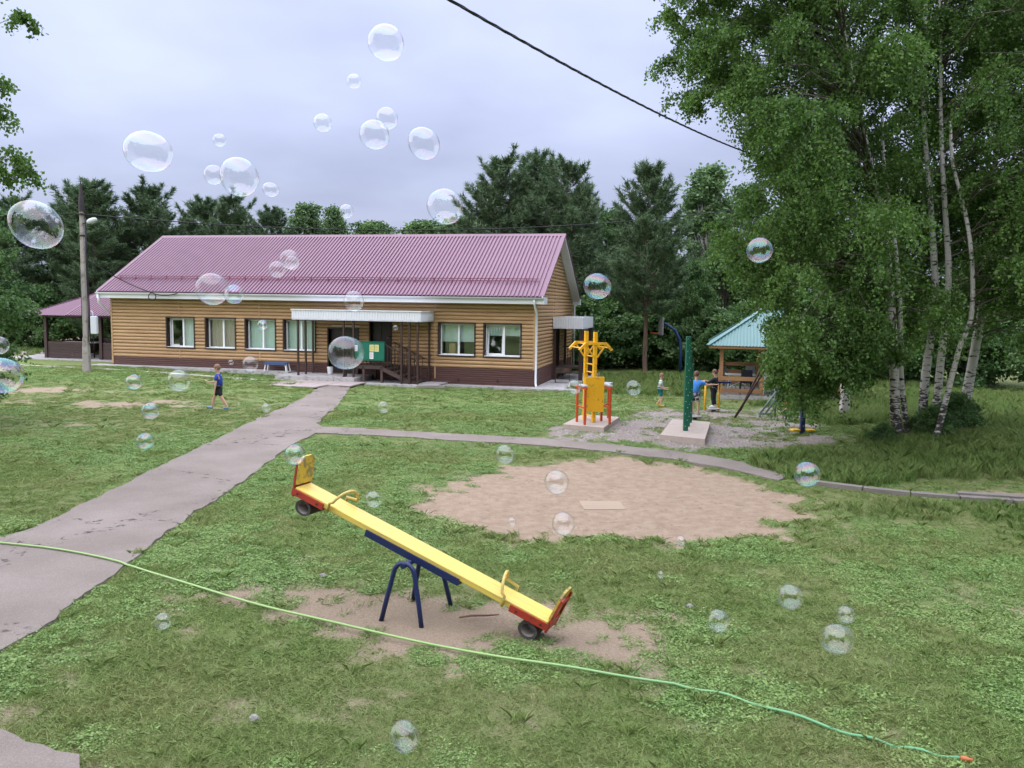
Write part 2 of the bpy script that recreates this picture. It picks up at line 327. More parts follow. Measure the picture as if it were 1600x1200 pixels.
# ------------------------------------------------------------------ paths
def asphalt():
    m, n, l = new_mat('asphalt_path'); out = node(n, 'ShaderNodeOutputMaterial'); p = node(n, 'ShaderNodeBsdfPrincipled', Roughness=0.9)
    p.inputs['Specular IOR Level'].default_value = 0.2
    t = node(n, 'ShaderNodeTexCoord')
    def noise(s, d=6.0, r=.6):
        z = node(n, 'ShaderNodeTexNoise', Scale=s, Detail=d, Roughness=r); l.new(t.outputs['Object'], z.inputs['Vector']); return z
    big = noise(.7); fine = noise(90., 4., .7); md = noise(6.)
    r1 = node(n, 'ShaderNodeValToRGB'); l.new(big.outputs['Fac'], r1.inputs[0])
    r1.color_ramp.elements[0].position = .3; r1.color_ramp.elements[0].color = (.20, .168, .145, 1); r1.color_ramp.elements[1].position = .7; r1.color_ramp.elements[1].color = (.28, .24, .212, 1)
    mx = node(n, 'ShaderNodeMix', data_type='RGBA', blend_type='MULTIPLY'); mx.inputs['Factor'].default_value = .75
    r2 = node(n, 'ShaderNodeMapRange'); r2.inputs['From Min'].default_value = .3; r2.inputs['From Max'].default_value = .7; r2.inputs['To Min'].default_value = .6; r2.inputs['To Max'].default_value = 1.25
    l.new(fine.outputs['Fac'], r2.inputs['Value']); l.new(r1.outputs[0], mx.inputs['A']); l.new(r2.outputs[0], mx.inputs['B'])
    # cracks: the seams of a large, strongly warped cell pattern
    w = noise(2.2, 4.); ad = node(n, 'ShaderNodeVectorMath', operation='MULTIPLY_ADD'); l.new(w.outputs['Color'], ad.inputs[0]); ad.inputs[1].default_value = (1.3, 1.3, 0); l.new(t.outputs['Object'], ad.inputs[2])
    v = node(n, 'ShaderNodeTexVoronoi', Scale=.3, feature='DISTANCE_TO_EDGE'); l.new(ad.outputs[0], v.inputs['Vector'])
    rc = node(n, 'ShaderNodeMapRange'); rc.inputs['From Min'].default_value = .004; rc.inputs['From Max'].default_value = .016; l.new(v.outputs['Distance'], rc.inputs['Value'])
    br = node(n, 'ShaderNodeMapRange'); br.inputs['From Min'].default_value = .40; br.inputs['From Max'].default_value = .49; l.new(md.outputs['Fac'], br.inputs['Value'])
    mxx = node(n, 'ShaderNodeMath', operation='MAXIMUM'); l.new(rc.outputs[0], mxx.inputs[0]); l.new(br.outputs[0], mxx.inputs[1])
    m3 = node(n, 'ShaderNodeMix', data_type='RGBA'); l.new(mxx.outputs[0], m3.inputs['Factor']); m3.inputs['A'].default_value = (.06, .05, .045, 1); l.new(mx.outputs['Result'], m3.inputs['B'])
    l.new(m3.outputs['Result'], p.inputs['Base Color'])
    hm = node(n, 'ShaderNodeMath', operation='MULTIPLY_ADD'); l.new(mxx.outputs[0], hm.inputs[0]); hm.inputs[1].default_value = .8; l.new(fine.outputs['Fac'], hm.inputs[2])
    b = node(n, 'ShaderNodeBump', Strength=.6, Distance=.02); l.new(hm.outputs[0], b.inputs['Height']); l.new(b.outputs[0], p.inputs['Normal'])
    l.new(p.outputs[0], out.inputs[0]); return m
ASPH = asphalt()
def sheet(name, poly, mat, top, step=.12, rough=.05, thick=.06, **kw):
    """a poured sheet with a ragged edge: fine ring of points, a slightly crowned top and a real edge going down into the ground"""
    pts = []
    for i in range(len(poly)):
        a = np.array(poly[i-1], float); b = np.array(poly[i], float); k = max(1, int(np.hypot(*(b-a))/step))
        for j in range(k): pts.append(a + (b-a)*j/k)
    pts = np.array(pts); nrm = np.roll(pts, -1, 0)-np.roll(pts, 1, 0); nrm = np.stack([nrm[:,1], -nrm[:,0]], 1); nrm /= np.linalg.norm(nrm, axis=1)[:,None]+1e-9
    pts = pts + nrm*((fbm(pts[:,0], pts[:,1], .5, 77)-.5)*4*rough)[:,None]
    import bmesh
    bm = bmesh.new(); tv = [bm.verts.new((x, y, tz(x, y)+top)) for x, y in pts]
    f = bm.faces.new(tv); f.normal_update()
    if f.normal.z < 0: f.normal_flip()
    r = bmesh.ops.extrude_edge_only(bm, edges=f.edges[:])
    for v in r['geom']:
        if isinstance(v, bmesh.types.BMVert): v.co.z -= thick
    bmesh.ops.triangulate(bm, faces=[f]); bmesh.ops.recalc_face_normals(bm, faces=bm.faces[:])
    me = bpy.data.meshes.new(name); bm.to_mesh(me); bm.free(); me.materials.append(mat)
    return tag(link(name, me), **kw)
sheet('path', PATH, ASPH, .016, label='cracked pinkish grey asphalt path forking towards the house and playground', cat='path', kind='structure')
sheet('path', CORNER, ASPH, .016, label='corner of dark grey asphalt at the bottom of the picture', cat='path', kind='structure')
CONC = M('concrete', (.40, .385, .375), .9, .22, 3.0, bump=.3, wear=((.22, .2, .19), .06, 5.0))
CONC2 = M('concrete_pale', (.50, .47, .44), .9, .15, 5.0, bump=.3)

# ------------------------------------------------------------------ the log-clad house
def log_mat():
    m, n, l = new_mat('log_siding'); out = node(n, 'ShaderNodeOutputMaterial'); p = node(n, 'ShaderNodeBsdfPrincipled', Roughness=0.5)
    t = node(n, 'ShaderNodeTexCoord'); mp = node(n, 'ShaderNodeMapping'); l.new(t.outputs['Object'], mp.inputs['Vector']); mp.inputs['Scale'].default_value = (1.2, 9, 22)
    nz = node(n, 'ShaderNodeTexNoise', Scale=1.0, Detail=6.0, Roughness=.6); l.new(mp.outputs[0], nz.inputs['Vector'])
    r = node(n, 'ShaderNodeValToRGB'); l.new(nz.outputs['Fac'], r.inputs[0])
    r.color_ramp.elements[0].position = .3; r.color_ramp.elements[0].color = (.33, .19, .088, 1); r.color_ramp.elements[1].position = .66; r.color_ramp.elements[1].color = (.48, .31, .155, 1)
    oi = node(n, 'ShaderNodeObjectInfo'); hs = node(n, 'ShaderNodeHueSaturation'); mr = node(n, 'ShaderNodeMapRange'); mr.inputs['To Min'].default_value = .9; mr.inputs['To Max'].default_value = 1.08
    l.new(oi.outputs['Random'], mr.inputs['Value']); l.new(mr.outputs[0], hs.inputs['Value']); l.new(r.outputs[0], hs.inputs['Color'])
    l.new(hs.outputs[0], p.inputs['Base Color']); l.new(p.outputs[0], out.inputs[0]); return m
LOG = log_mat()
PLINTH = wood('plinth_brown', (.115, .052, .042), (.07, .03, .026), .55)
WALLC = M('wall_core', (.12, .07, .045), .8)
TRIMB = M('dark_brown_trim', (.030, .016, .014), .45, .2, 4.)
WHITE = M('white_plastic', (.78, .79, .80), .35, .04, 3.)
WHITEM = M('white_metal', (.66, .68, .71), .4, .06, 2.)
ROOFC = M('wine_roof_metal', (.165, .075, .118), .42, .12, .9, spec=.5)
ROOFD = M('wine_roof_dark', (.16, .02, .05), .4, .1, 3.)
BROWNM = M('brown_metal', (.045, .026, .022), .45, .2, 4.)
DARKIN = M('dark_interior', (.05, .045, .04), .9)
def glass_mat(name, tint=(.9, .95, .93), refl=.10):
    m, n, l = new_mat(name); out = node(n, 'ShaderNodeOutputMaterial'); tr = node(n, 'ShaderNodeBsdfTransparent'); tr.inputs[0].default_value = tuple(tint)+(1,)
    gl = node(n, 'ShaderNodeBsdfGlossy', Roughness=0.02); lw = node(n, 'ShaderNodeLayerWeight', Blend=.5)
    pw = node(n, 'ShaderNodeMath', operation='POWER'); l.new(lw.outputs['Facing'], pw.inputs[0]); pw.inputs[1].default_value = 4.0
    ma = node(n, 'ShaderNodeMath', operation='MULTIPLY_ADD'); l.new(pw.outputs[0], ma.inputs[0]); ma.inputs[1].default_value = .8; ma.inputs[2].default_value = refl
    ms = node(n, 'ShaderNodeMixShader'); l.new(ma.outputs[0], ms.inputs[0]); l.new(tr.outputs[0], ms.inputs[1]); l.new(gl.outputs[0], ms.inputs[2]); l.new(ms.outputs[0], out.inputs[0]); return m
GLASS = glass_mat('window_glass')

house = empty('log_house', BA, BROT, label='long log-clad house with wine-red metal roof and white gutters', cat='house')
L, D = 19.45, 8.8
EZ, RZ_, EY = 3.60, 6.38, -.62          # eave height, ridge height, eave line in y
RY = 4.1; BYE = 2*RY - EY               # ridge line, back eave
ZW0, ZW1 = .72, 3.42                    # log siding from / to on the front wall
def roof_z(y): return EZ + (RZ_-EZ)*(1-abs(y-RY)/(RY-EY))
WINS = [(-16.60,-15.27), (-14.66,-13.26), (-12.73,-11.35), (-10.92,-9.5), (-3.98,-2.5), (-2.07,-.60)]
WZ0, WZ1 = 1.22, 2.50
DOORS = [(-8.87,-7.54,.33,2.17), (-6.99,-6.08,.85,2.85)]
holes = [(a, b, WZ0, WZ1) for a, b in WINS] + DOORS
SH = (4.15, 5.1, .55, 2.30)             # opening in the right gable wall (y0, y1, z0, z1)
def cells(x0, x1, z0, z1, hs):
    xs = sorted({x0, x1, *[h[0] for h in hs], *[h[1] for h in hs]}); zs = sorted({z0, z1, *[h[2] for h in hs], *[h[3] for h in hs]})
    for i in range(len(xs)-1):
        run = None
        for j in range(len(zs)-1):
            cxm, czm = (xs[i]+xs[i+1])/2, (zs[j]+zs[j+1])/2
            solid = not any(h[0] < cxm < h[1] and h[2] < czm < h[3] for h in hs)
            if solid: run = [zs[j] if run is None else run[0], zs[j+1]]
            if (not solid or j == len(zs)-2) and run is not None: yield xs[i], xs[i+1], run[0], run[1]; run = None
w = B()
for a, b, c, d in cells(-L, 0, -.3, 3.55, holes): w.box(a, b, 0, .24, c, d)
w.build('front_wall', WALLC, house)
w = B()
for a, b, c, d in cells(.24, D-.24, -.3, 3.5, [SH]): w.box(-.24, 0, a, b, c, d)
w.add([(x, y, z) for x in (-.24, 0) for y, z in ((.0, 3.5), (D, 3.5), (D, roof_z(D)-.12), (RY, RZ_-.14), (.0, roof_z(0)-.12))],
      [(0, 1, 2, 3, 4), (9, 8, 7, 6, 5), (0, 5, 6, 1), (1, 6, 7, 2), (2, 7, 8, 3), (3, 8, 9, 4), (4, 9, 5, 0)])
w.build('gable_wall', WALLC, house)
w = B(); w.box(-L, -L+.24, .24, D-.24, -.3, 3.5)
w.add([(x, y, z) for x in (-L, -L+.24) for y, z in ((0, 3.5), (D, 3.5), (D, roof_z(D)-.12), (RY, RZ_-.14), (0, roof_z(0)-.12))],
      [(0, 1, 2, 3, 4), (9, 8, 7, 6, 5), (0, 5, 6, 1), (1, 6, 7, 2), (2, 7, 8, 3), (3, 8, 9, 4), (4, 9, 5, 0)])
w.build('gable_wall', WALLC, house)
B().box(-L, 0, D-.24, D, -.3, 3.5).build('rear_wall', WALLC, house)
B().box(-L+.3, -.3, .3, D-.3, .05, .3).build('interior_floor', DARKIN, house)
B().box(-L+.3, -.3, 3.2, 3.3, .3, 3.3).build('interior_wall', M('interior_wall_paint', (.5, .5, .46), .8), house)

# half-round siding logs, every one a piece of its own
PITCH = (ZW1-ZW0)/18
def log_piece(x0, x1, z, axis='x', off=0.0, cut=None):
    s = B(); prof = [(0, .004), (.034, .022), (.05, .052), (.05, .098), (.034, .128), (0, .146)]
    prof = [(d, q/.15*PITCH) for d, q in prof]; vs = []
    for e in (0, 1):
        for d, q in prof:
            xx = (x0, x1)[e]
            if cut is not None: xx = cut(z+q)[e]
            vs.append((xx, -d, z+q) if axis == 'x' else (d, xx, z+q))
    n = len(prof); fl = [(i, i+n, i+n+1, i+1) for i in range(n-1)] + [tuple(range(n)), tuple(range(2*n-1, n-1, -1))]
    if axis == 'y': fl = [f[::-1] for f in fl]
    s.add(vs, fl); return s
SEAMS = [-15.97, -12.07, -4.15]
for r in range(18):
    z = ZW0 + r*PITCH; zm = z + PITCH/2
    cut = [(-L+.06, -.06)]
    blocks = [(a-.06, b+.06) for a, b, c, d in holes if c-.07 < zm < d+.07] + [(s_-.025, s_+.025) for s_ in SEAMS]
    for a, b in sorted(blocks):
        nxt = []
        for p0, p1 in cut:
            if b <= p0 or a >= p1: nxt.append((p0, p1)); continue
            if a-p0 > .05: nxt.append((p0, a))
            if p1-b > .05: nxt.append((b, p1))
        cut = nxt
    for p0, p1 in cut: log_piece(p0, p1, z).build('siding_log', LOG, house)
zz = ZW0; k = 0
while zz < RZ_-.45:
    zm = zz + PITCH/2
    def lim(q):
        if q <= 3.45: return (.06, D-.06)
        t = (RZ_-.16-q)/(RZ_-EZ)*(RY-EY); return (max(.06, RY-t), min(D-.06, RY+t))
    if zm < SH[3]+.05:
        for a, b in ((.06, SH[0]-.06), (SH[1]+.06, D-.06)): log_piece(a, b, zz, 'y').build('siding_log', LOG, house)
    else:
        seam = 3.95
        for lo, hi in ((0, seam-.02), (seam+.02, 99)):
            if max(lim(zz)[0], lo) < min(lim(zz+PITCH)[1], hi)-.08:
                log_piece(0, 0, zz, 'y', cut=lambda q, lo=lo, hi=hi: (max(lim(q)[0], lo), min(lim(q)[1], hi))).build('siding_log', LOG, house)
    zz += PITCH
# corner and seam battens
for q in ((-.07, .015, -.058, 0.0, ZW0, 3.5), (.016, .06, -.055, .07, ZW0, 3.5), (-L-.015, -L+.07, -.058, .02, ZW0-.32, 3.5), (0, .06, D-.07, D+.02, .1, 3.45)): B().box(*q).build('corner_batten', LOG, house)
for s_ in SEAMS:
    for q0, q1 in (((.25, 3.42),) if s_ == -4.15 else ((ZW0, WZ0-.06), (WZ1+.06, 3.42))): B().box(s_-.028, s_+.028, -.054, .002, q0, q1).build('seam_batten', LOG, house)
B().box(0, .052, 3.925, 3.975, SH[3], RZ_-.5).build('seam_batten', LOG, house)
# narrow dark siding of the plinth
for nm in (0, 1):
    s = B(); z = -.25
    while z < ZW0-.01:
        z1 = min(z+.088, ZW0)
        segs = [(-L-.01, -8.95), (-7.46, .012)] if (nm == 0 and z > .2) else [(-L-.01, .012)]
        if nm == 1: segs = [(.02, SH[0]-.06), (SH[1]+.06, D)]
        for a, b in segs:
            pr = [(.012, z), (.032, z+.02), (.032, z1-.018), (.012, z1)]
            vs = [((q, -d, zq) if nm == 0 else (d, q, zq)) for q in (a, b) for d, zq in pr]; fl = [(i, i+4, i+5, i+1) for i in range(3)] + [(0, 1, 2, 3), (7, 6, 5, 4)]
            s.add(vs, fl if nm == 0 else [f[::-1] for f in fl])
        z += .088
    s.build('plinth_siding', PLINTH, house)
for xx in (-1.5, -3.15, -15.5, -9.8):
    v = B(); v.tube([(xx, -.04, .22), (xx, -.055, .22)], .055, 10); v.build('plinth_vent', TRIMB, house)

# windows
CURT = M('curtain_white', (.74, .78, .78), .9, .06, 3.); BLIND = M('blind_pale_teal', (.62, .74, .72), .85, .05, 2.); PINKC = M('curtain_pink', (.50, .36, .33), .9, .12, 2.)
CARD = M('cardboard', (.45, .27, .14), .9); BLACKP = M('black_plastic', (.012, .012, .013), .4)
def window(i, x0, x1):
    z0, z1 = WZ0, WZ1
    wd = empty('window', (0, 0, 0)); wd.parent = house
    t = B()
    t.box(x0-.06, x1+.06, -.062, .235, z1, z1+.055); t.box(x0-.06, x1+.06, -.075, .235, z0-.055, z0)
    t.box(x0-.06, x0, -.062, .235, z0, z1); t.box(x1, x1+.06, -.062, .235, z0, z1)
    t.build('surround', TRIMB, wd)
    y0, y1 = .155, .215; fw = .055; xm = (x0+x1)/2 + (.02, .03, .03, .0, .03, .02)[i]
    f = B(); f.box(x0+.004, x1-.004, y0, y1, z0+.004, z0+fw); f.box(x0+.004, x1-.004, y0, y1, z1-fw, z1-.004)
    f.box(x0+.004, x0+fw, y0, y1, z0+fw, z1-fw); f.box(x1-fw, x1-.004, y0, y1, z0+fw, z1-fw); f.box(xm-.04, xm+.04, y0, y1, z0+fw, z1-fw)
    f.build('frame', WHITE, wd)
    B().box(x0-.01, x1+.01, -.09, .15, z0-.0, z0+.018).build('sill', WHITE, wd)
    for a, b, q in ((x0+fw, xm-.04, 0), (xm+.04, x1-fw, 1)):
        if (i, q) in ((0, 0), (5, 0)):          # opening sashes standing ajar
            sa = B(); w_ = b-a; sa.box(0, .06, -.03, .03, 0, z1-z0-.1); sa.box(w_-.06, w_, -.03, .03, 0, z1-z0-.1); sa.box(.06, w_-.06, -.03, .03, 0, .06); sa.box(.06, w_-.06, -.03, .03, z1-z0-.16, z1-z0-.1)
            o = sa.build('sash', WHITE, wd, loc=(a, .225, z0+.05), rot=((0, 0, R(22)) if i == 0 else (R(-5), 0, 0)))
            B().box(.06, w_-.06, -.004, .004, .06, z1-z0-.16).build('pane', GLASS, wd, loc=(a, .225, z0+.05), rot=((0, 0, R(22)) if i == 0 else (R(-5), 0, 0)))
        else: B().box(a, b, .18, .188, z0+fw, z1-fw).build('pane', GLASS, wd)
    yb = .30
    def cloth(a, b, c, d, m, waves=9, nm='curtain'):
        s = B(); n = 40; vs = []
        for k_ in range(n+1):
            xx = a+(b-a)*k_/n; yy = yb + .018*math.sin(k_/n*waves*6.28)+.01*math.sin(k_*2.1)
            vs += [(xx, yy, c), (xx, yy, d)]
        s.smooth = True; s.add(vs, [(2*k_, 2*k_+2, 2*k_+3, 2*k_+1) for k_ in range(n)]); s.build(nm, m, wd)
    if i == 0: cloth(xm, x1, z0, z1, CURT, 4); B().cbox((xm-.22, .36, z0+.24), (.22, .1, .42), bevel=.01).build('monitor', BLACKP, wd)
    elif i == 1: cloth(x0, x1, z0, z1, PINKC, 7)
    elif i == 2: cloth(x0, x1, z0, z1, BLIND, .5, 'blind')
    elif i == 3: cloth(x0, x1, z0, z1, BLIND, 3)
    elif i == 4: cloth(x0, x1, z0+.54, z1, BLIND, .5, 'blind'); B().cbox((x0+.42, .5, z0+.22), (.26, .2, .5)).build('cardboard_box', CARD, wd)
    else: cloth(x0, x1, z1-.46, z1, BLIND, .5, 'blind')
for i, (a, b) in enumerate(WINS): window(i, a, b)

# doors
def door_unit(x0, x1, z0, z1, y=0.0):
    d = empty('door', (0, 0, 0)); d.parent = house
    t = B(); t.box(x0-.05, x0, -.06, .2, z0, z1); t.box(x1, x1+.05, -.06, .2, z0, z1); t.box(x0-.05, x1+.05, -.062, .2, z1, z1+.06); t.build('frame', TRIMB, d)
    lf = B(); lf.box(x0, x1, .14, .19, z0, z1); m = (x0+x1)/2
    for a, b in ((x0+.08, m-.04), (m+.04, x1-.08)):
        lf.box(a, b, .125, .14, z0+.12, z0+.8); lf.box(a, b, .125, .14, z0+.95, z1-.15)
    lf.build('leaf', M('door_leaf_dark', (.022, .016, .017), .4), d)
    h = B(); h.tube([(x1-.1, .12, z0+1.0), (x1-.1, .06, z0+1.0), (x1-.22, .06, z0+1.0)], .012, 6); h.build('handle', M('steel', (.5, .5, .5), .3, metallic=1.0), d)
for a, b, c, d_ in DOORS: door_unit(a, b, c, d_)
B().box(-8.7, -7.45, -.075, -.05, 2.28, 2.34).build('lintel_strip', CONC2, house)
sd = empty('door', (0, 0, 0)); sd.parent = house
t = B(); t.box(-.2, .065, SH[0]-.05, SH[0], SH[2], SH[3]+.05); t.box(-.2, .065, SH[1], SH[1]+.05, SH[2], SH[3]+.05); t.box(-.2, .066, SH[0], SH[1], SH[3], SH[3]+.05); t.build('frame', TRIMB, sd)
B().box(-.17, -.12, SH[0], SH[1], SH[2], SH[3]).build('leaf', MATS['door_leaf_dark'], sd)

# roof: corrugated sheets, ridge, barge boards, gutters, snow guards
RX0, RX1 = -19.68, .40
roof = empty('roof', (0, 0, 0)); roof.parent = house
def corrugated(x0, x1, p0, p1, pitch=.165, h=.045, thick=.0):
    """sheet ribbed along x, between the lines p0=(y,z) and p1=(y,z)"""
    n = int(round((x1-x0)/pitch)); st = (x1-x0)/n; xs, hs = [], []
    for i in range(n):
        for f, q in ((0, 0), (.28, 0), (.36, 1), (.86, 1), (.94, 0)): xs.append(x0+(i+f)*st); hs.append(h*q)
    xs.append(x1); hs.append(0); d = Vector((0, p1[0]-p0[0], p1[1]-p0[1])); nn = Vector((1, 0, 0)).cross(d).normalized()
    if nn.z < 0: nn = -nn
    vs = []
    for x, q in zip(xs, hs):
        for p in (p0, p1): vs.append(Vector((x, p[0], p[1])) + nn*q)
    k = len(xs); fs = [(2*i, 2*i+2, 2*i+3, 2*i+1) for i in range(k-1)]
    vs += [Vector(v) - nn*.03 for v in (vs[0], vs[1], vs[-2], vs[-1])]; b = 2*k
    fs += [(b, b+1, b+3, b+2)]
    return vs, fs
s = B(); s.add(*corrugated(RX0, RX1, (EY, EZ), (RY, RZ_))); s.build('roof_sheet', ROOFC, roof)
s = B(); s.add(*corrugated(RX0, RX1, (BYE, EZ), (RY, RZ_))); s.build('roof_sheet', ROOFC, roof)
sl = math.atan2(RZ_-EZ, RY-EY)
s = B()
for sg in (-1, 1):
    y1 = RY + sg*.2; z1 = RZ_ - .2*math.tan(sl)+.045
    s.add([(RX0-.03, RY, RZ_+.055), (RX1+.03, RY, RZ_+.055), (RX1+.03, y1, z1), (RX0-.03, y1, z1)], [(0, 1, 2, 3) if sg < 0 else (3, 2, 1, 0)])
s.build('ridge_cap', ROOFC, roof)
for sg, ye in ((-1, EY), (1, BYE)):
    for xr, ww in ((RX1, 1), (RX0, -1)):
        a = Vector((xr-.02*ww, ye, EZ-.065)); b = Vector((xr-.02*ww, RY, RZ_-.065)); s = B(); s.bar(a, b, .05, .17, up=(0, 0, 1)); s.build('barge_board', WHITEM, roof)
        c0 = Vector((xr-.22*ww, ye, EZ-.115)); c1 = Vector((xr-.22*ww, RY-.0*sg, RZ_-.115)); s = B(); s.bar(c0, c1, .36, .03); s.build('soffit', WHITEM, roof)
        e = B(); e.add([(xr-.03*ww, ye, EZ+.05), (xr+.05*ww, ye, EZ+.05), (xr+.05*ww, RY, RZ_+.05), (xr-.03*ww, RY, RZ_+.05), (xr+.05*ww, ye, EZ-.02), (xr+.05*ww, RY, RZ_-.02)], [(0, 1, 2, 3), (1, 4, 5, 2)]); e.build('verge_trim', ROOFC, roof)
B().box(RX0+.05, RX1-.05, EY+.06, 0.0, EZ-.27, EZ-.235).build('soffit', WHITEM, roof)
B().box(RX0+.02, RX1-.04, EY+.02, EY+.05, EZ-.265, EZ-.03).build('fascia', WHITEM, roof)
B().box(RX0+.05, RX1-.05, D, BYE-.06, EZ-.27, EZ-.235).build('soffit', WHITEM, roof)
B().box(RX0+.02, RX1-.04, BYE-.05, BYE-.02, EZ-.265, EZ-.03).build('fascia', WHITEM, roof)
for xr in (RX1-.03, RX0-.05):
    for ya, yb_ in ((EY+.02, .05), (D-.05, BYE-.02)): B().box(xr, xr+.08, ya, yb_, EZ-.27, EZ-.0).build('eave_box', WHITEM, roof)
def gutter(y, sg):
    s = B(); n = 7; prof = []
    for k_ in range(n):
        a = math.pi*k_/(n-1); prof.append((y+sg*(.065-.065*math.cos(a)) , EZ-.02-.075*math.sin(a)))
    vs = [(x, p[0], p[1]) for x in (RX0-.02, RX1+.03) for p in prof]; s.smooth = True
    s.add(vs, [(i, i+n, i+n+1, i+1) for i in range(n-1)] + [tuple(range(n)), tuple(range(2*n-1, n-1, -1))]); s.build('gutter', WHITEM, roof)
gutter(EY-.11, 1); gutter(BYE+.11, -1)
def pipe(pts): B().tube(pts, .045, 10).build('downspout', WHITEM, roof)
pipe([(.07, EY-.02, EZ-.1), (.07, EY-.02, EZ-.25), (.07, -.13, EZ-.62), (.07, -.13, .2), (.10, -.2, .12), (.16, -.42, .08)])
pipe([(.14, BYE, EZ-.1), (.14, BYE, EZ-.3), (.14, D+.1, EZ-.9), (.14, D+.1, .15)])
pipe([(-L-.14, EY-.02, EZ-.1), (-L-.14, EY-.02, EZ-.45), (-L-.1, -.02, EZ-.95), (-L-.1, .3, EZ-1.2), (-L-.1, .3, .4)])
# snow guard: two rails on brackets
gy = EY + .95; gz_ = EZ + .95*math.tan(sl)
for q in (.07, .15):
    B().tube([(RX0+.35, gy, gz_+q+.02), (RX1-.35, gy, gz_+q+.02)], .016, 6).build('snow_rail', ROOFD, roof)
gb = B(); gb.box(-.012, .012, -.01, .03, 0, .2); gb.add([(-.012, -.0, .0), (.012, 0, 0), (.012, -.16, -.07), (-.012, -.16, -.07), (-.012, 0, .12), (.012, 0, .12)], [(0, 3, 2, 1), (4, 5, 2, 3), (0, 4, 3), (1, 2, 5)]); gbm = gb.mesh('snow_guard_bracket', ROOFD)
x = RX0+.5
while x < RX1-.3: link('snow_guard_bracket', gbm, roof, (x, gy, gz_)); x += .78

# front porch canopy with posts
can = empty('porch_canopy', tuple(BMAT @ Vector((-6.96, 0, .2))), BROT, label='flat white porch canopy on thin brown posts along the house front', cat='canopy')
CX0, CX1, CY = -9.71, -4.21, -1.62
o_ = Vector((-6.96, 0, .2))
def loc(v): return tuple(Vector(v) - o_)
s = B(); s.box(CX0-o_.x, CX1-o_.x, CY, -.06, 2.58-.2, 2.62-.2); s.box(CX0-o_.x+.03, CX1-o_.x-.03, CY+.03, -.06, 2.94-.2, 2.96-.2); s.build('deck', WHITEM, can)
def fascia(parent, p0, p1, z0, z1, nm='fascia'):
    p0, p1 = Vector(p0), Vector(p1); d = p1-p0; Ln = d.length; t = d.normalized(); nn = Vector((t.y, -t.x, 0)); n = int(Ln/.11); s = B(); vs = []
    for i in range(n):
        for f, q in ((0, 0), (.62, 0), (.7, -.012), (.92, -.012)):
            p = p0 + t*(Ln*(i+f)/n) + nn*q; vs += [(p.x, p.y, z0), (p.x, p.y, z1)]
    vs += [(p1.x, p1.y, z0), (p1.x, p1.y, z1)]; k_ = len(vs)//2
    s.add(vs, [(2*i, 2*i+2, 2*i+3, 2*i+1) for i in range(k_-1)]); s.build(nm, WHITEM, parent)
fascia(can, loc((CX0, CY, 0))[:2]+(0,), loc((CX1, CY, 0))[:2]+(0,), 2.57-.2, 2.98-.2)
fascia(can, loc((CX1, CY, 0))[:2]+(0,), loc((CX1, -.06, 0))[:2]+(0,), 2.57-.2, 2.98-.2)
fascia(can, loc((CX0, -.06, 0))[:2]+(0,), loc((CX0, CY, 0))[:2]+(0,), 2.57-.2, 2.98-.2)
t = B(); t.box(CX0-o_.x-.03, CX1-o_.x+.03, CY-.035, CY-.005, 2.955-.2, 3.0-.2); t.box(CX1-o_.x+.004, CX1-o_.x+.032, CY, -.06, 2.955-.2, 3.0-.2); t.build('edge_trim', WHITEM, can)
for (px, py, zb) in [(-9.5, -1.5, .3), (-9.5, -.85, .3), (-9.5, -.2, .3), (-7.5, -1.5, .3), (-7.08, -1.5, .3), (-5.05, -1.5, .12), (-4.72, -1.5, .12), (-4.38, -1.5, .10), (-4.38, -.12, .10)]:
    B().cbox((px-o_.x, py, (zb+2.58)/2-.2), (.07, .07, 2.58-zb)).build('post', BROWNM, can)

# concrete in front of the house
def slab(name, poly, z0, z1, mat=CONC, **kw):
    pw = [bw(*p) for p in poly]; return B().prism(pw, z0, z1).build(name, mat, None, **kw)
slab('porch_slab', [(-10.35, -1.85), (-6.9, -1.85), (-6.9, -.04), (-10.35, -.04)], 0, .31, label='concrete porch slab in front of the double door', cat='slab', kind='structure')
slab('porch_slab', [(-6.88, -1.9), (-3.6, -1.75), (-3.6, -.04), (-6.88, -.04)], -.1, .115, label='low concrete strip under the wooden porch stairs', cat='slab', kind='structure')
slab('pavement', [(-3.58, -.5), (.25, -.75), (1.9, -.6), (2.2, 1.2), (1.9, 7.5), (.04, 7.5), (.04, -.04), (-3.58, -.04)], -.2, .05, label='concrete apron along the right end of the house', cat='pavement', kind='structure')
slab('pavement', [(-20.2, -.75), (-10.37, -.75), (-10.37, -.04), (-20.2, -.04)], -.1, .36, label='concrete apron below the row of four windows', cat='pavement', kind='structure')
st = slab('timber_step', [(-4.15, -2.15), (-3.1, -2.0), (-3.1, -1.72), (-4.15, -1.87)], .06, .15, wood('weathered_plank', (.30, .27, .24), (.17, .15, .13)), label='weathered plank lying at the end of the porch', cat='plank')
# paving tiles where the path meets the porch
g = np.random.default_rng(3)
pv = bpy.data.objects.new('pavement', None); col.objects.link(pv); p0 = BMAT @ Vector((-8.2, -2.9, 0)); pv.location = (p0.x, p0.y, tz(p0.x, p0.y)); pv.rotation_euler = (0, 0, BROT)
tag(pv, 'worn pinkish paving tiles where the path meets the porch', 'pavement', kind='structure')
TILE = M('paving_tile', (.36, .30, .28), .9, .2, 2.5, bump=.3)
tm = B().cbox((0, 0, 0), (.47, .47, .06), bevel=.012).mesh('paving_tile', TILE)
for i in range(8):
    for j in range(5):
        if j < 2 and (i < 2 or i > 5): continue
        link('paving_tile', tm, pv, (-1.9+i*.49, -1.0+j*.49, .02+g.uniform(-.008, .008)), (g.uniform(-.012, .012), g.uniform(-.012, .012), g.uniform(-.02, .02)))

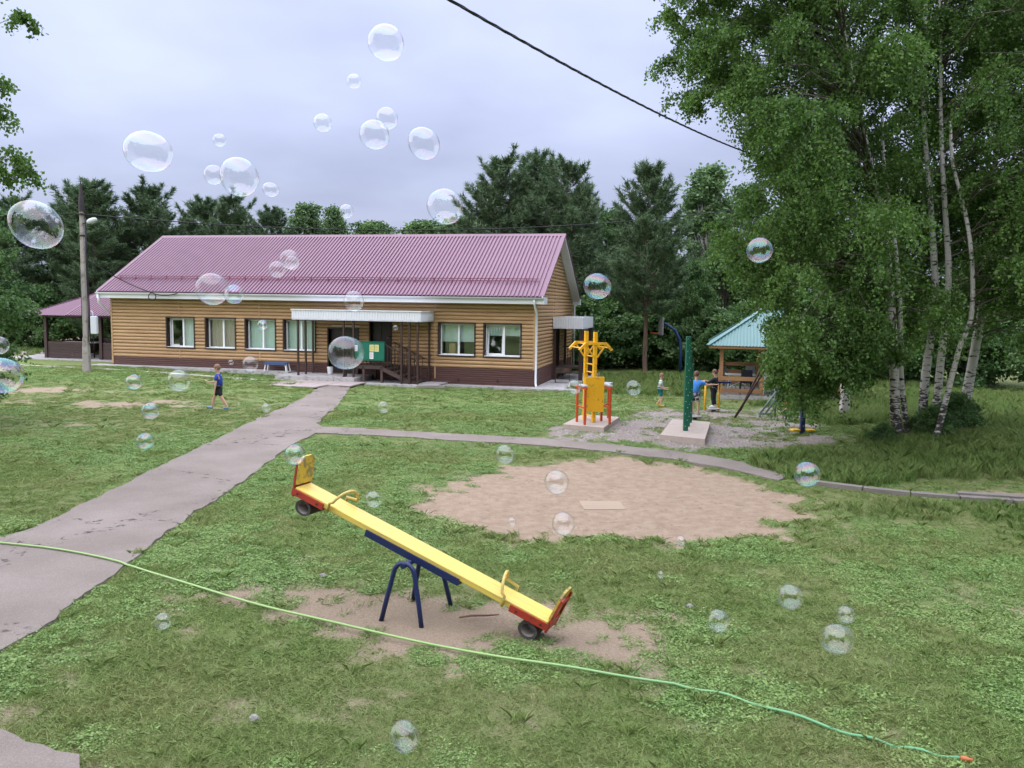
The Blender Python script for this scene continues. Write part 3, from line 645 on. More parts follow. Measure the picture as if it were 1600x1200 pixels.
# raised landing with stairs and railing
ld = empty('wooden_landing', tuple(BMAT @ Vector((-6.5, -.8, .1))), BROT, label='dark wooden landing with railing and stairs down to the right', cat='stairs')
DW = wood('dark_stained_wood', (.075, .045, .038), (.04, .024, .02))
for k_ in range(9): B().box(-1.05, .62, -.6+k_*.15, -.46+k_*.15, .66, .70).build('plank', DW, ld)
for px in (-1.0, -.2, .57):
    for py in (-.56, .6): B().cbox((px, py, .33), (.09, .09, .66)).build('leg', DW, ld)
for a, b in (((-1.05, -.58, .62), (.62, -.58, .62)), ((-1.05, .6, .62), (.62, .6, .62))): B().bar(a, b, .05, .12).build('beam', DW, ld)
for k_ in range(5):
    B().box(.64+k_*.28, .64+k_*.28+.27, -.55, .5, .56-k_*.125, .60-k_*.125).build('stair_tread', DW, ld)
for py in (-.58, .53): B().bar((.6, py, .58), (2.05, py, -.05), .05, .16).build('stringer', DW, ld)
rl = B(); rl.bar((-1.05, -.6, 1.6), (.62, -.6, 1.6), .05); rl.bar((.62, -.6, 1.6), (2.0, -.6, .95), .05); rl.bar((-1.05, -.6, .85), (.62, -.6, .85), .03); rl.bar((.62, .56, 1.6), (2.0, .56, .95), .05); rl.bar((-1.05, -.6, 1.6), (-1.05, .6, 1.6), .05); rl.build('handrail', BROWNM, ld)
for k_ in range(13): B().bar((-1.02+k_*.135, -.6, .7), (-1.02+k_*.135, -.6, 1.59), .022).build('baluster', BROWNM, ld)
for k_ in range(10):
    zt = 1.58-(k_*.14+.07)*.47; B().bar((.69+k_*.14, -.6, zt-.95), (.69+k_*.14, -.6, zt), .022).build('baluster', BROWNM, ld)
for k_ in range(8):
    zt = 1.58-(k_*.17+.07)*.47; B().bar((.69+k_*.17, .56, zt-.95), (.69+k_*.17, .56, zt), .022).build('baluster', BROWNM, ld)
# green notice board on the railing
GREENB = M('board_green', (.005, .135, .085), .4, .08, 4.)
p = BMAT @ Vector((-6.43, -1.47, 1.38)); nb = empty('notice_board', tuple(p), BROT, label='green notice board with pinned papers on the porch railing', cat='notice board')
B().cbox((0, 0, 0), (1.28, .03, .70), bevel=.006).build('panel', GREENB, nb)
fr = B(); fr.box(-.66, .66, -.025, .018, .35, .385); fr.box(-.66, .66, -.025, .018, -.385, -.35); fr.box(-.66, -.64, -.025, .018, -.35, .35); fr.box(.64, .66, -.025, .018, -.35, .35); fr.build('frame', M('board_green_frame', (.005, .10, .065), .4), nb)
PY_ = M('paper_yellow', (.72, .66, .22), .8, .05, 3.); PW_ = M('paper_white', (.78, .80, .80), .8, .04, 3.); INK = M('ink_grey', (.22, .21, .2), .8); INKR = M('ink_red', (.5, .08, .05), .8)
def paper(x, z, w_, h_, m, ink):
    o = B().box(x-w_/2, x+w_/2, -.021, -.018, z-h_/2, z+h_/2).build('paper', m, nb); s = B()
    for k_ in range(6): s.box(x-w_*.38, x+w_*(.38 if k_ % 3 else .2), -.0235, -.0225, z+h_*(.33-k_*.13), z+h_*(.36-k_*.13)+.004)
    s.build('print', ink, o)
paper(-.56, .10, .15, .24, PW_, INK); paper(.12, .12, .18, .27, PY_, INK); paper(.33, .12, .18, .27, PY_, INK); paper(.11, -.18, .16, .26, PW_, INKR)
# bench and bucket on the porch side
p = BMAT @ Vector((-11.05, -.42, .36)); be = empty('bench', tuple(p), BROT, label='low blue bench with white legs against the plinth left of the porch', cat='bench')
BLUEB = M('bench_blue', (.05, .09, .20), .5)
for k_ in range(3): B().cbox((0, -.13+k_*.13, .36), (1.1, .12, .035), bevel=.006).build('seat_plank', BLUEB, be)
B().cbox((0, -.18, .30), (1.0, .025, .08)).build('apron', BLUEB, be)
for sx in (-1, 1):
    for sy in (-1, 1): B().bar((sx*.46, sy*.13, .34), (sx*.52, sy*.16, .0), .07, .05).build('leg', WHITE, be)
p = BMAT @ Vector((-8.6, -.45, .31)); bu = empty('bucket', tuple(p), 0, label='small white bucket beside the double door', cat='bucket')
s = B(); s.tube([(0, 0, 0), (0, 0, .02), (0, 0, .28), (0, 0, .30), (0, 0, .295), (0, 0, .06)], [.10, .105, .13, .135, .122, .10], 16); s.build('body', WHITE, bu)
s = B(); s.tube([(.135*math.cos(a), -.04-.05*math.sin(a), .28-.09*math.sin(a)) for a in np.linspace(0, math.pi, 9)], .005, 5); s.build('handle', M('steel', (.5, .5, .5), .3), bu)

# side entrance canopy, landing and a charcoal grill
p = BMAT @ Vector((.7, 4.95, .1)); sc = empty('side_canopy', tuple(p), BROT, label='boxy white canopy on brown posts over the side entrance', cat='canopy')
s = B(); s.box(-.63, .70, -1.55, 1.55, 2.2, 2.24); s.box(-.63, .68, -1.53, 1.53, 2.66, 2.68); s.build('deck', WHITEM, sc)
fascia(sc, (-.63, -1.55, 0), (.70, -1.55, 0), 2.19, 2.70); fascia(sc, (.70, -1.55, 0), (.70, 1.55, 0), 2.19, 2.70); fascia(sc, (.70, 1.55, 0), (-.63, 1.55, 0), 2.19, 2.70)
for px, py, w_ in ((.6, -1.4, .16), (.6, 1.4, .16), (-.56, -1.42, .1), (-.56, 1.3, .1)): B().cbox((px, py, 1.06), (w_, w_, 2.25)).build('post', BROWNM, sc)
sp = empty('side_porch', tuple(p), BROT, label='dark wooden side porch with thin railing bars', cat='porch')
for k_ in range(8): B().box(-.6, .5, -.8+k_*.2, -.62+k_*.2, .42, .46).build('plank', DW, sp)
for px in (-.55, .45):
    for py in (-.75, .7): B().cbox((px, py, .17), (.08, .08, .5)).build('leg', DW, sp)
B().box(-.6, .5, -1.06, -.84, .2, .24).build('step', DW, sp)
for k_ in range(7): B().bar((-.5+k_*.15, .84, .46), (-.5+k_*.15, .84, 1.3), .02).build('baluster', BROWNM, sp)
B().bar((-.6, .84, 1.3), (.5, .84, 1.3), .04).build('handrail', BROWNM, sp)
p = BMAT @ Vector((.75, 2.2, .05)); gr = empty('charcoal_grill', tuple(p), BROT+.2, label='small rusty black charcoal grill by the side porch', cat='grill')
RUST = M('rusty_iron', (.045, .035, .03), .7, .3, 8., wear=((.13, .07, .04), .1, 9.))
s = B(); s.box(-.3, .3, -.18, .18, .42, .44); s.box(-.3, .3, -.18, -.165, .44, .62); s.box(-.3, .3, .165, .18, .44, .62); s.box(-.3, -.285, -.165, .165, .44, .62); s.box(.285, .3, -.165, .165, .44, .62); s.build('tray', RUST, gr)
for sx in (-1, 1):
    for sy in (-1, 1): B().bar((sx*.27, sy*.15, .43), (sx*.31, sy*.18, 0), .03).build('leg', RUST, gr)
B().cbox((0, 0, .16), (.52, .28, .02)).build('shelf', RUST, gr)
for k_ in range(6): B().bar((-.29, -.14+k_*.055, .625), (.29, -.14+k_*.055, .625), .012).build('grate_bar', RUST, gr)

# ------------------------------------------------------------------ open shed at the left end of the house
p = BMAT @ Vector((-22.2, 3.2, 0)); shz = .40
sh = empty('open_shed', (p.x, p.y, shz), BROT, label='open shed with half walls and wine-red hipped roof beside the house', cat='shed')
SHB = wood('shed_brown', (.050, .024, .022), (.03, .015, .014), .6)
sx0, sx1, sy0, sy1 = -2.35, 2.6, -1.5, 2.2
for px, py in ((sx0, sy0), (-.15, sy0), (.75, sy0), (sx1, sy0), (sx0, sy1), (-.15, sy1), (sx1, sy1)): B().cbox((px, py, 1.0), (.15, .15, 2.1)).build('post', SHB, sh)
for a, b in (((sx0-.1, sy0, 2.02), (sx1, sy0, 2.02)), ((sx0-.1, sy1, 2.02), (sx1, sy1, 2.02)), ((sx0, sy0, 2.02), (sx0, sy1, 2.02))): B().bar(a, b, .1, .14).build('beam', SHB, sh)
for k_ in range(6):
    z = .03+k_*.13
    B().box(sx0+.08, -.23, sy0-.03, sy0+.0, z, z+.122).build('half_wall_plank', SHB, sh); B().box(.83, sx1, sy0-.03, sy0, z, z+.122).build('half_wall_plank', SHB, sh)
    B().box(sx0+.08, sx1, sy1-.03, sy1, z, z+.122).build('half_wall_plank', SHB, sh); B().box(sx0-.03, sx0, sy0+.08, sy1-.08, z, z+.122).build('half_wall_plank', SHB, sh)
s = B(); ze, zr, yr = 2.06, 3.2, (sy0+sy1)/2; ov = .55
s.add(*corrugated(sx0+1.55, sx1+.2, (sy0-ov, ze), (yr, zr)))
# hip end: ribs still run down the slope, cut along the hip line
n_ = 26
for i in range(n_):
    x0_, x1_ = sx0-.75+i*2.3/n_, sx0-.75+(i+1)*2.3/n_; f0, f1 = i/n_, (i+1)/n_
    xm_ = (x0_+x1_)/2; fm = (f0+f1)/2
    def pt(xq, fq, hh): return [(xq, sy0-ov, ze+hh), (xq, sy0-ov+(yr-sy0+ov)*fq, ze+(zr-ze)*fq+hh)]
    a0, a1 = pt(x0_, f0, 0); b0, b1 = pt(xm_, fm, .03); c0, c1 = pt(x1_, f1, 0)
    s.add([a0, b0, b1, a1], [(0, 1, 2, 3)]); s.add([b0, c0, c1, b1], [(0, 1, 2, 3)])
s.add([(sx0+1.55, yr, zr), (sx1+.2, yr, zr), (sx1+.2, sy1+ov, ze), (sx0-.75, sy1+ov, ze)], [(0, 1, 2, 3)])
s.add([(sx0-.75, sy0-ov, ze), (sx0+1.55, yr, zr), (sx0-.75, sy1+ov, ze)], [(0, 1, 2)])
s.build('roof', ROOFC, sh); B().bar((sx0+1.5, yr, zr+.03), (sx1+.2, yr, zr+.03), .3, .03).build('ridge_cap', ROOFC, sh)
B().bar((sx0-.75, sy0-ov, ze+.02), (sx0+1.55, yr, zr+.03), .14, .03).build('hip_cap', ROOFC, sh)
tb = empty('table', (p.x, p.y, shz), BROT, label='long pale table inside the open shed', cat='table')
B().cbox((-1.1, -.5, .74), (1.9, .7, .04), bevel=.01).build('table_top', M('table_pale', (.55, .55, .55), .6), tb)
for sx in (-1.9, -.3):
    for sy in (-.75, -.25): B().cbox((sx, sy, .36), (.05, .05, .72)).build('leg', SHB, tb)
slab('pavement', [(-26.5, .9), (-20.25, .9), (-20.25, 6.5), (-26.5, 6.5)], .1, .40, label='pale concrete floor slab under the open shed', cat='pavement', kind='structure')
for nm, poly, lb in (('path', [(-40, -1.6), (-24, -2.15), (-12, -2.75), (-10.2, -2.7), (-10.2, -2.45), (-12, -2.5), (-24, -1.9), (-40, -1.35)], 'narrow pale concrete strip running past the foot of the lamp pole'),):
    sheet(nm, [bw(*q) for q in poly], CONC2, .012, rough=.02, label=lb, cat='path', kind='structure')
slab('yard', [(-60, 6.6), (-26.6, 6.6), (-26.6, 3.6), (-60, 3.0)], .2, .37, M('yard_asphalt', (.36, .30, .29), .9, .15, .4, bump=.3), label='pinkish paved yard beyond the open shed', cat='yard', kind='structure')

# ------------------------------------------------------------------ concrete lamp pole with wires
px, py = -17.21, 33.3; pz = tz(px, py)
pole = empty('lamp_pole', (px, py, pz-.1), R(6), label='tapered concrete lamp pole with spike top, lamp and grey box', cat='lamp pole')
CP = M('pole_concrete', (.33, .30, .27), .9, .25, 2., bump=.4, wear=((.2, .17, .15), .08, 4.))
s = B(); H_ = 6.75
for (z0_, z1_) in ((0, H_),):
    w0, w1 = .20, .125; vs = []
    for z, w_ in ((0, .14), (.9, .125), (1.3, .11), (H_, .07)):
        c = .03; vs += [(-w_+c, -w_, z), (w_-c, -w_, z), (w_, -w_+c, z), (w_, w_-c, z), (w_-c, w_, z), (-w_+c, w_, z), (-w_, w_-c, z), (-w_, -w_+c, z)]
    s.add(vs, [(r*8+i, r*8+(i+1) % 8, r*8+8+(i+1) % 8, r*8+8+i) for r in range(3) for i in range(8)] + [tuple(range(24, 32))])
s.build('shaft', CP, pole)
DM = M('dark_weathered_iron', (.035, .028, .03), .7, .3, 6.)
s = B(); s.tube([(0, 0, H_-.25), (0, 0, H_), (0, 0, H_+.15), (0, 0, H_+.55), (0, 0, H_+.95)], [.115, .125, .12, .07, .01], 8, smooth=False); s.build('spike_cap', DM, pole)
for z in (H_-.35, H_-1.2): B().tube([(0, 0, z-.03), (0, 0, z+.03)], .125, 10).build('clamp_band', DM, pole)
s = B(); s.tube([(.1, -.1, 6.0), (.25, -.2, 6.1), (.36, -.25, 6.12)], .022, 6); lm = s.build('lamp_arm', DM, pole)
LAMPM = M('lamp_grey', (.52, .55, .6), .35, .08, 5.)
s = B(); s.smooth = True; s.tube([Vector((.26, -.2, 6.06)) + Vector((.42, -.12, .12))*t_ for t_ in (0, .1, .35, .7, .95, 1)], [.02, .07, .105, .105, .07, .015], 10); s.build('lamp_head', LAMPM, pole)
eb = B(); eb.cbox((.38, -.1, 2.0), (.24, .2, .72), bevel=.02); eb.build('meter_box', M('box_pale_grey', (.58, .60, .64), .4, .05, 4.), pole)
B().tube([(.33, -.1, 2.36), (.33, -.1, 2.5), (.25, -.05, 2.56)], .025, 6).build('conduit', LAMPM, pole)
CAB = M('black_cable', (.012, .012, .014), .5)
B().tube([(.17, -.1, H_-.5), (.2, -.14, 5), (.22, -.14, 3), (.24, -.14, 1.9), (.23, -.14, 1.35), (.3, -.1, 1.2), (.36, -.1, 1.6)], .022, 6).build('cable_run', CAB, pole)
B().tube([(.17, -.14, H_-.6), (.17, -.18, 4.5), (.2, -.18, 2.2), (.16, -.18, 1.4), (.22, -.1, 1.1)], .015, 6).build('cable_run', CAB, pole)
B().tube([(-.05, -.17, 4.2), (-.05, -.2, 1.5)], .012, 6).build('cable_run', CAB, pole)
def sag(a, b, d, n=24):
    a, b = Vector(a), Vector(b); return [a.lerp(b, t) - Vector((0, 0, 4*d*t*(1-t))) for t in np.linspace(0, 1, n)]
def wire(pts, r, **kw): return B().tube(pts, r, 6).build('overhead_wire', CAB, None, **kw)
top = Vector((px+.1, py-.1, 6.62))
wire(sag(top, (16.5, 42.0, 9.1), 1.15, 40), .024, label='thin wire from the lamp pole passing over the house ridge', cat='wire')
wire(sag(top, (-34, 22, 7.6), .5, 20), .02, label='thin wire from the lamp pole out of the left edge', cat='wire')
ra = BMAT @ Vector((-16.75, EY-.16, EZ-.03))
lo = [Vector((px+.15, py, 5.0))]; lo = sag((px+.15, py, 4.85), ra, .12, 14)
loop = [ra + Vector((.0+.16*math.sin(a), -.02, -.16+.16*math.cos(a))) for a in np.linspace(0, 2*math.pi*2, 30)]
wire(lo + loop + sag(ra, BMAT @ Vector((-15.5, EY-.1, EZ-.0)), .12, 8), .02, label='black service cable looped at the eave below the left roof corner', cat='wire')
# twisted cable crossing overhead from behind the camera into the birches
a, b = Vector((-3.2, 2.4, 5.85)), Vector((7.6, 22.3, 7.0)); base = sag(a, b, .38, 120); tw = B()
for ph in (0, 2.1, 4.2): tw.tube([q + Vector((.008*math.cos(i*1.3+ph), 0, .008*math.sin(i*1.3+ph))) for i, q in enumerate(base)], .0085, 5)
tw.build('overhead_cable', CAB, None, label='thick twisted black cable slanting down from the top edge to the birches', cat='cable')

# ------------------------------------------------------------------ concrete edging and planks right of the sand circle
ed = bpy.data.objects.new('kerb', None); col.objects.link(ed); ed.location = (5.85, 15.15, 0); tag(ed, 'row of weathered concrete edging pieces running out of the right edge', 'kerb', kind='structure')
pts = [(5.75, 15.3), (6.45, 14.86), (7.15, 14.52), (7.9, 14.28), (8.7, 14.08), (9.5, 13.95), (10.3, 13.9)]
g = np.random.default_rng(8); EDG = M('edging_concrete', (.19, .17, .15), .95, .3, 5., bump=.5)
for i in range(len(pts)-1):
    a = Vector((pts[i][0], pts[i][1], 0)); b = Vector((pts[i+1][0], pts[i+1][1], 0)); d = (b-a).normalized(); nrm = Vector((-d.y, d.x, 0))
    for row in ((0, 1) if i >= 3 else (0,)):
        s = B(); off = nrm*(row*.2+g.uniform(-.015, .015)); a_, b_ = a+off+d*.012-Vector(ed.location), b+off-d*.012-Vector(ed.location); zt = .065+g.uniform(-.012, .012)+row*.03
        s.bar(a_+Vector((0, 0, zt-.06)), b_+Vector((0, 0, zt-.06)), .17, .14); s.build('kerb_stone', EDG, ed)

# ------------------------------------------------------------------ seesaw
YEL = wood('seesaw_yellow', (.70, .52, .10), (.44, .345, .12), .42, scale=1.4)
YELD = M('backrest_yellow', (.62, .42, .05), .55, .25, 9., wear=((.24, .21, .10), .12, 8.))
REDP = M('red_paint', (.36, .035, .02), .45, .15, 5., wear=((.12, .035, .03), .05, 12.)); NAVY = M('navy_paint', (.012, .022, .085), .4, .15, 5.)
RUB = M('tyre_rubber', (.055, .05, .047), .9, .25, 10., bump=.4); RUBIN = M('tyre_inside', (.28, .25, .22), .95, .2, 8.)
SSP = Vector((-.985, 8.62, 0)); SSA = math.atan2(-.60, 1.34); TILT = R(18.5)
see = empty('seesaw', tuple(SSP), SSA, label='yellow plank seesaw with red seat ends on a blue stand', cat='seesaw')
ARCH = .60
for yy, k_ in ((-.29, 0), (.29, 1)):
    arc = [(-.125*math.cos(a), .475+.125*math.sin(a)) for a in np.linspace(.22, math.pi-.22, 13)]
    pts_ = [(-.25, yy*1.12, -.06), (-.19, yy*1.02, .22)] + [(q0, yy*(.92-.1*(q1-.47)), q1) for q0, q1 in arc] + [(.19, yy*1.02, .22), (.25, yy*1.12, -.06)]
    B().tube(pts_, .026, 10).build('stand_arch', NAVY, see)
B().tube([(0, -.3, ARCH-.02), (0, .3, ARCH-.02)], .03, 10).build('axle', NAVY, see)
bm_ = bpy.data.objects.new('beam', None); col.objects.link(bm_); bm_.parent = see; bm_.location = (0, 0, ARCH+.015); bm_.rotation_euler = (0, TILT, 0)
HL, BW_, BT = 1.62, .27, .07
B().cbox((0, 0, BT/2+.035), (2*HL, BW_, BT), bevel=.008).build('plank', YEL, bm_)
rc = B(); rc.box(-.60, .60, -BW_/2-.02, -BW_/2-.003, -.012, .06); rc.box(-.60, .60, BW_/2+.003, BW_/2+.02, -.012, .06); rc.box(-.60, .60, -BW_/2-.003, BW_/2+.003, -.012, .03); rc.build('cradle', NAVY, bm_)
for s_ in (-1, 1):
    e = HL*s_
    rr = B(); x_in, x_out = sorted((e-.42*s_, e+.02*s_))
    rr.box(x_in, x_out, -BW_/2-.018, -BW_/2-.003, .012, .085); rr.box(x_in, x_out, BW_/2+.003, BW_/2+.018, .012, .085); rr.box(x_in, x_out, -BW_/2-.003, BW_/2+.003, .008, .032)
    rr.build('seat_bracket', REDP, bm_)
    lean = Matrix.Translation((e+.0*s_, 0, .13)) @ Matrix.Rotation(s_*R(8), 4, 'Y')
    s = B(); pl = [(-.135, 0), (.135, 0), (.135, .26), (.10, .31), (.06, .325), (-.06, .325), (-.10, .31), (-.135, .26)]
    mt = lean @ Matrix(((0, 0, 1, 0), (1, 0, 0, 0), (0, 1, 0, 0), (0, 0, 0, 1)))
    s.prism(pl, -.012, .012, mt); s.build('backrest', YELD, bm_)
    s = B(); xo = .016*s_; pl2 = [(-.142, -.14), (.142, -.14), (.142, .255), (.142, .255), (-.142, .255)]
    s.prism([(-.142, -.14), (-.10, -.14), (-.10, .27), (-.142, .245)], xo-.002+(0 if s_ > 0 else -.018), xo+.02+(0 if s_ > 0 else -.018), mt)
    s.prism([(.10, -.14), (.142, -.14), (.142, .245), (.10, .27)], xo-.002+(0 if s_ > 0 else -.018), xo+.02+(0 if s_ > 0 else -.018), mt)
    s.prism([(-.10, .17), (.10, .17), (.10, .21), (-.10, .21)], xo-.001+(0 if s_ > 0 else -.016), xo+.017+(0 if s_ > 0 else -.016), mt)
    s.prism([(-.10, -.13), (.10, -.13), (.10, -.0), (-.10, -.0)], xo-.001+(0 if s_ > 0 else -.016), xo+.017+(0 if s_ > 0 else -.016), mt)
    s.build('back_frame', REDP, bm_)
    hx = e-.50*s_; tip = -.14*s_
    hp = [(hx+.0, -BW_/2-.03, .03), (hx, -BW_/2-.03, .14)] + [(hx+tip*math.sin(a/2*1.0+.2)*1.0, -(BW_/2+.03)*math.cos(a), .14+.16*math.sin(a)) for a in np.linspace(.15, math.pi-.15, 11)] + [(hx, BW_/2+.03, .14), (hx, BW_/2+.03, .03)]
    s = B(); s.tube(hp, .017, 8); s.build('handle', YEL, bm_)
    tr = B(); R0, n_ = .098, 20; cxq = e-.17*s_; czq = -.082
    ring = []
    for yq, rq in ((-.14, R0-.0), (.14, R0), (.135, R0-.028), (-.135, R0-.028)):
        ring.append([(cxq+rq*1.08*math.cos(2*math.pi*i/n_), yq, czq+rq*.92*math.sin(2*math.pi*i/n_)) for i in range(n_)])
    vs = [q for r_ in ring for q in r_]; fs = []
    for r_ in range(4):
        for i in range(n_): j = (i+1) % n_; q = (r_+1) % 4; fs.append((r_*n_+i, q*n_+i, q*n_+j, r_*n_+j))
    tr.smooth = False; tr.add(vs, fs)
    for i_, f_ in enumerate(tr.f): tr.m[i_] = 1 if i_//n_ == 2 else 0
    for q in (.06, .34):
        B().tube([(e-q*s_, -BW_/2-.016, .05), (e-q*s_, -BW_/2-.028, .05)], .012, 6).build('bolt', DM, bm_)
    tr.build('tyre_piece', [RUB, RUBIN], bm_)

# ------------------------------------------------------------------ garden hose
HOSE = [(-8.6,11.2),(-7.6,10.93),(-6.8,10.76),(-5.9,10.52),(-4.94,10.08),(-4.2,9.56),(-3.37,9.08),(-2.33,8.43),(-1.23,7.91),(0.04,7.37),(0.8,7.12),(1.54,6.9),(2.07,6.6),(2.68,6.13),(3.02,5.93),(3.34,5.79)]
def spline(P, k=8):
    P = [np.array(q, float) for q in P]; P = [2*P[0]-P[1]] + P + [2*P[-1]-P[-2]]; o = []
    for i in range(1, len(P)-2):
        for t in np.linspace(0, 1, k, endpoint=False):
            a, b, c, d = P[i-1:i+3]; o.append(.5*((2*b)+(-a+c)*t+(2*a-5*b+4*c-d)*t*t+(-a+3*b-3*c+d)*t**3))
    o.append(P[-2]); return np.array(o)
hs_ = spline(HOSE); hz = .035 + .012*np.sin(np.arange(len(hs_))*.35)
onpath = sdist(hs_[:,0], hs_[:,1], PATH) > 0; hz = np.where(onpath, .036, hz); hz = np.where(hs_[:,0] > 1.5, .02+.012*np.sin(np.arange(len(hs_))*.9), hz)
hm, hn, hl = new_mat('hose_green'); ho = node(hn, 'ShaderNodeOutputMaterial'); hp_ = node(hn, 'ShaderNodeBsdfPrincipled', Roughness=.4); ht = node(hn, 'ShaderNodeTexCoord'); hsx = node(hn, 'ShaderNodeSeparateXYZ'); hl.new(ht.outputs['Object'], hsx.inputs[0])
hr = node(hn, 'ShaderNodeMapRange'); hr.inputs['From Min'].default_value = 4.8; hr.inputs['From Max'].default_value = 7.6; hl.new(hsx.outputs[0], hr.inputs['Value'])
hx_ = node(hn, 'ShaderNodeMix', data_type='RGBA'); hx_.inputs['A'].default_value = (.27, .42, .14, 1); hx_.inputs['B'].default_value = (.12, .34, .16, 1); hl.new(hr.outputs[0], hx_.inputs['Factor']); hl.new(hx_.outputs['Result'], hp_.inputs['Base Color']); hl.new(hp_.outputs[0], ho.inputs[0])
hose = empty('garden_hose', (-4.94, 10.08, 0), label='long green garden hose lying across the path and lawn', cat='hose'); hl0 = Vector((-4.94, 10.08, 0))
B().tube([Vector((q[0], q[1], z))-hl0 for q, z in zip(hs_, hz)], .0135, 8).build('tube', hm, hose)
ORG = M('orange_plastic', (.50, .14, .05), .5)
e0 = Vector((3.34, 5.79, .03))-hl0; dv = Vector((.86, -.42, 0)).normalized()
B().tube([e0, e0+dv*.05, e0+dv*.055, e0+dv*.08], [.019, .019, .015, .015], 10).build('connector', ORG, hose)

# small things on the ground
WB = wood('old_board', (.33, .245, .17), (.28, .205, .14))
cb = empty('wooden_board', (1.55, 13.65, -.082), R(4), label='sandy square wooden lid lying in the sand circle', cat='lid')
for k_ in range(4): B().cbox((0, -.21+k_*.14, .03), (.7, .13, .03), bevel=.005).build('plank', WB, cb)
s = B(); s.tube([(-.52, 8.42, .012), (-.40, 8.46, .02), (-.22, 8.49, .014), (-.1, 8.52, .012)], [.009, .012, .011, .006], 6); s.build('stick', wood('twig', (.17, .09, .05), (.09, .05, .03)), None, label='reddish brown stick lying under the seesaw', cat='stick')
sd_ = empty('sandal', (-11.05, 24.9, tz(-11.05, 24.9)+.02), R(50), label='dark blue sandal lost on the lawn behind the bubbles', cat='sandal')
SB = M('sandal_blue', (.03, .06, .16), .6)
B().prism([(-.11, -.035), (-.06, -.045), (.06, -.045), (.11, -.02), (.11, .02), (.06, .045), (-.06, .04), (-.11, .03)], 0, .03).build('sole', SB, sd_)
B().tube([(.03, -.05, .02), (.03, -.03, .07), (.03, .03, .07), (.03, .05, .02)], .018, 6).build('strap', SB, sd_); B().tube([(-.07, -.045, .02), (-.08, 0, .09), (-.07, .045, .02)], .015, 6).build('strap', SB, sd_)
g = np.random.default_rng(41)
for i, (x, y, lb) in enumerate([(-2.25, 9.7, 'grey stone beside the bare patch left of the seesaw'), (-2.0, 6.25, 'small flat grey stone in the grass below the hose'), (2.0, 8.85, 'pale round stone in the grass right of the seesaw')]):
    vs = []; s = B(); n_ = 8
    for zq, rq in ((0, 1), (.5, .85), (.9, .4)):
        for k_ in range(n_): a = 6.283*k_/n_; rr_ = rq*.033*(1+.25*g.random()); vs.append((rr_*1.3*math.cos(a), rr_*math.sin(a), zq*.035+.01*g.random()))
    s.add(vs, [(r*n_+k_, r*n_+(k_+1) % n_, r*n_+n_+(k_+1) % n_, r*n_+n_+k_) for r in range(2) for k_ in range(n_)] + [tuple(range(16, 24))])
    s.build('stone', M('stone_grey', (.26, .245, .235), .9, .2, 20.), None, loc=(x, y, tz(x, y)), label=lb, cat='stone')

# ------------------------------------------------------------------ exercise frames
YF = M('frame_yellow', (.82, .44, .02), .4, .08, 3., wear=((.5, .28, .05), .03, 9.)); ORP = M('frame_orange_red', (.50, .075, .02), .45, .12, 4.); GRN = M('post_green', (.008, .11, .065), .4, .12, 3.)
PADC = M('pad_concrete', (.40, .335, .285), .9, .12, 3., bump=.3, wear=((.36, .3, .26), .06, 4.))
def pad(poly, h, lb):
    c = np.mean(poly, 0); o = empty('concrete_pad', (c[0], c[1], 0), label=lb, cat='concrete pad', group='pads under exercise frames')
    B().prism([(q[0]-c[0], q[1]-c[1]) for q in poly], -.15, h).build('slab', PADC, o); return o
pad([(1.38, 22.0), (2.43, 21.5), (3.12, 23.65), (2.1, 24.1)], .12, 'sandy concrete pad under the yellow exercise frame')
pad([(3.7, 20.3), (4.67, 19.7), (5.53, 22.75), (4.56, 23.2)], .14, 'sandy concrete pad under the row of green posts')
yf = empty('exercise_frame', (2.15, 22.75, .12), R(16), label='tall yellow pull-up frame with back board and red dip bars', cat='exercise frame')
P1, P2 = Vector((0, -.34, 0)), Vector((0, .34, 0))
for P in (P1, P2): B().cbox((0, P.y, 1.24), (.10, .10, 2.48), bevel=.008).build('post', YF, yf); B().cbox((0, P.y, 2.50), (.09, .09, .04)).build('post_cap', M('cap_black', (.02, .02, .02), .5), yf)
for z in (.15, .45, .75, 1.36, 1.58, 1.8): B().tube([(0, -.33, z), (0, .33, z)], .02, 8).build('rung', YF, yf)
for P in (P1, P2):
    for sx in (-1, 1):
        B().bar((0, P.y+.055*(1 if P.y > 0 else -1), 2.16), (sx*.30, P.y+.055*(1 if P.y > 0 else -1), 2.16), .07).build('arm', YF, yf)
        B().bar((sx*.28, P.y+.055*(1 if P.y > 0 else -1), 2.17), (sx*.47, P.y+.055*(1 if P.y > 0 else -1), 1.98), .07).build('arm_tip', YF, yf)
        B().bar((sx*.04, P.y+.05*(1 if P.y > 0 else -1), 1.78), (sx*.29, P.y+.05*(1 if P.y > 0 else -1), 2.13), .035).build('brace', YF, yf)
for sx in (-1, 1):
    for q in (.18, .42): B().tube([(sx*q, -.44, 2.14 if q < .4 else 2.04), (sx*q, .44, 2.14 if q < .4 else 2.04)], .018, 8).build('pull_up_bar', YF, yf)
B().cbox((-.06, -.52, .79), (.56, .03, .96), bevel=.008).build('back_board', YF, yf)
for z in (.5, 1.1): B().bar((0, -.5, z), (0, -.42, z), .06).build('board_bracket', YF, yf)
for sx in (-1, 1):
    x = sx*.36-.04
    for y in (-.72, -.12): B().cbox((x, y, .48), (.055, .055, .96)).build('dip_leg', ORP, yf)
    B().bar((x, -.8, .98), (x, 0, .98), .06).build('dip_bar', ORP, yf)
    B().cbox((x, -.55, 1.04), (.12, .42, .06), bevel=.015).build('arm_pad', M('pad_grey', (.42, .43, .45), .7), yf)
    B().bar((x, -.72, .45), (x, -.12, .45), .04).build('dip_rail', ORP, yf)
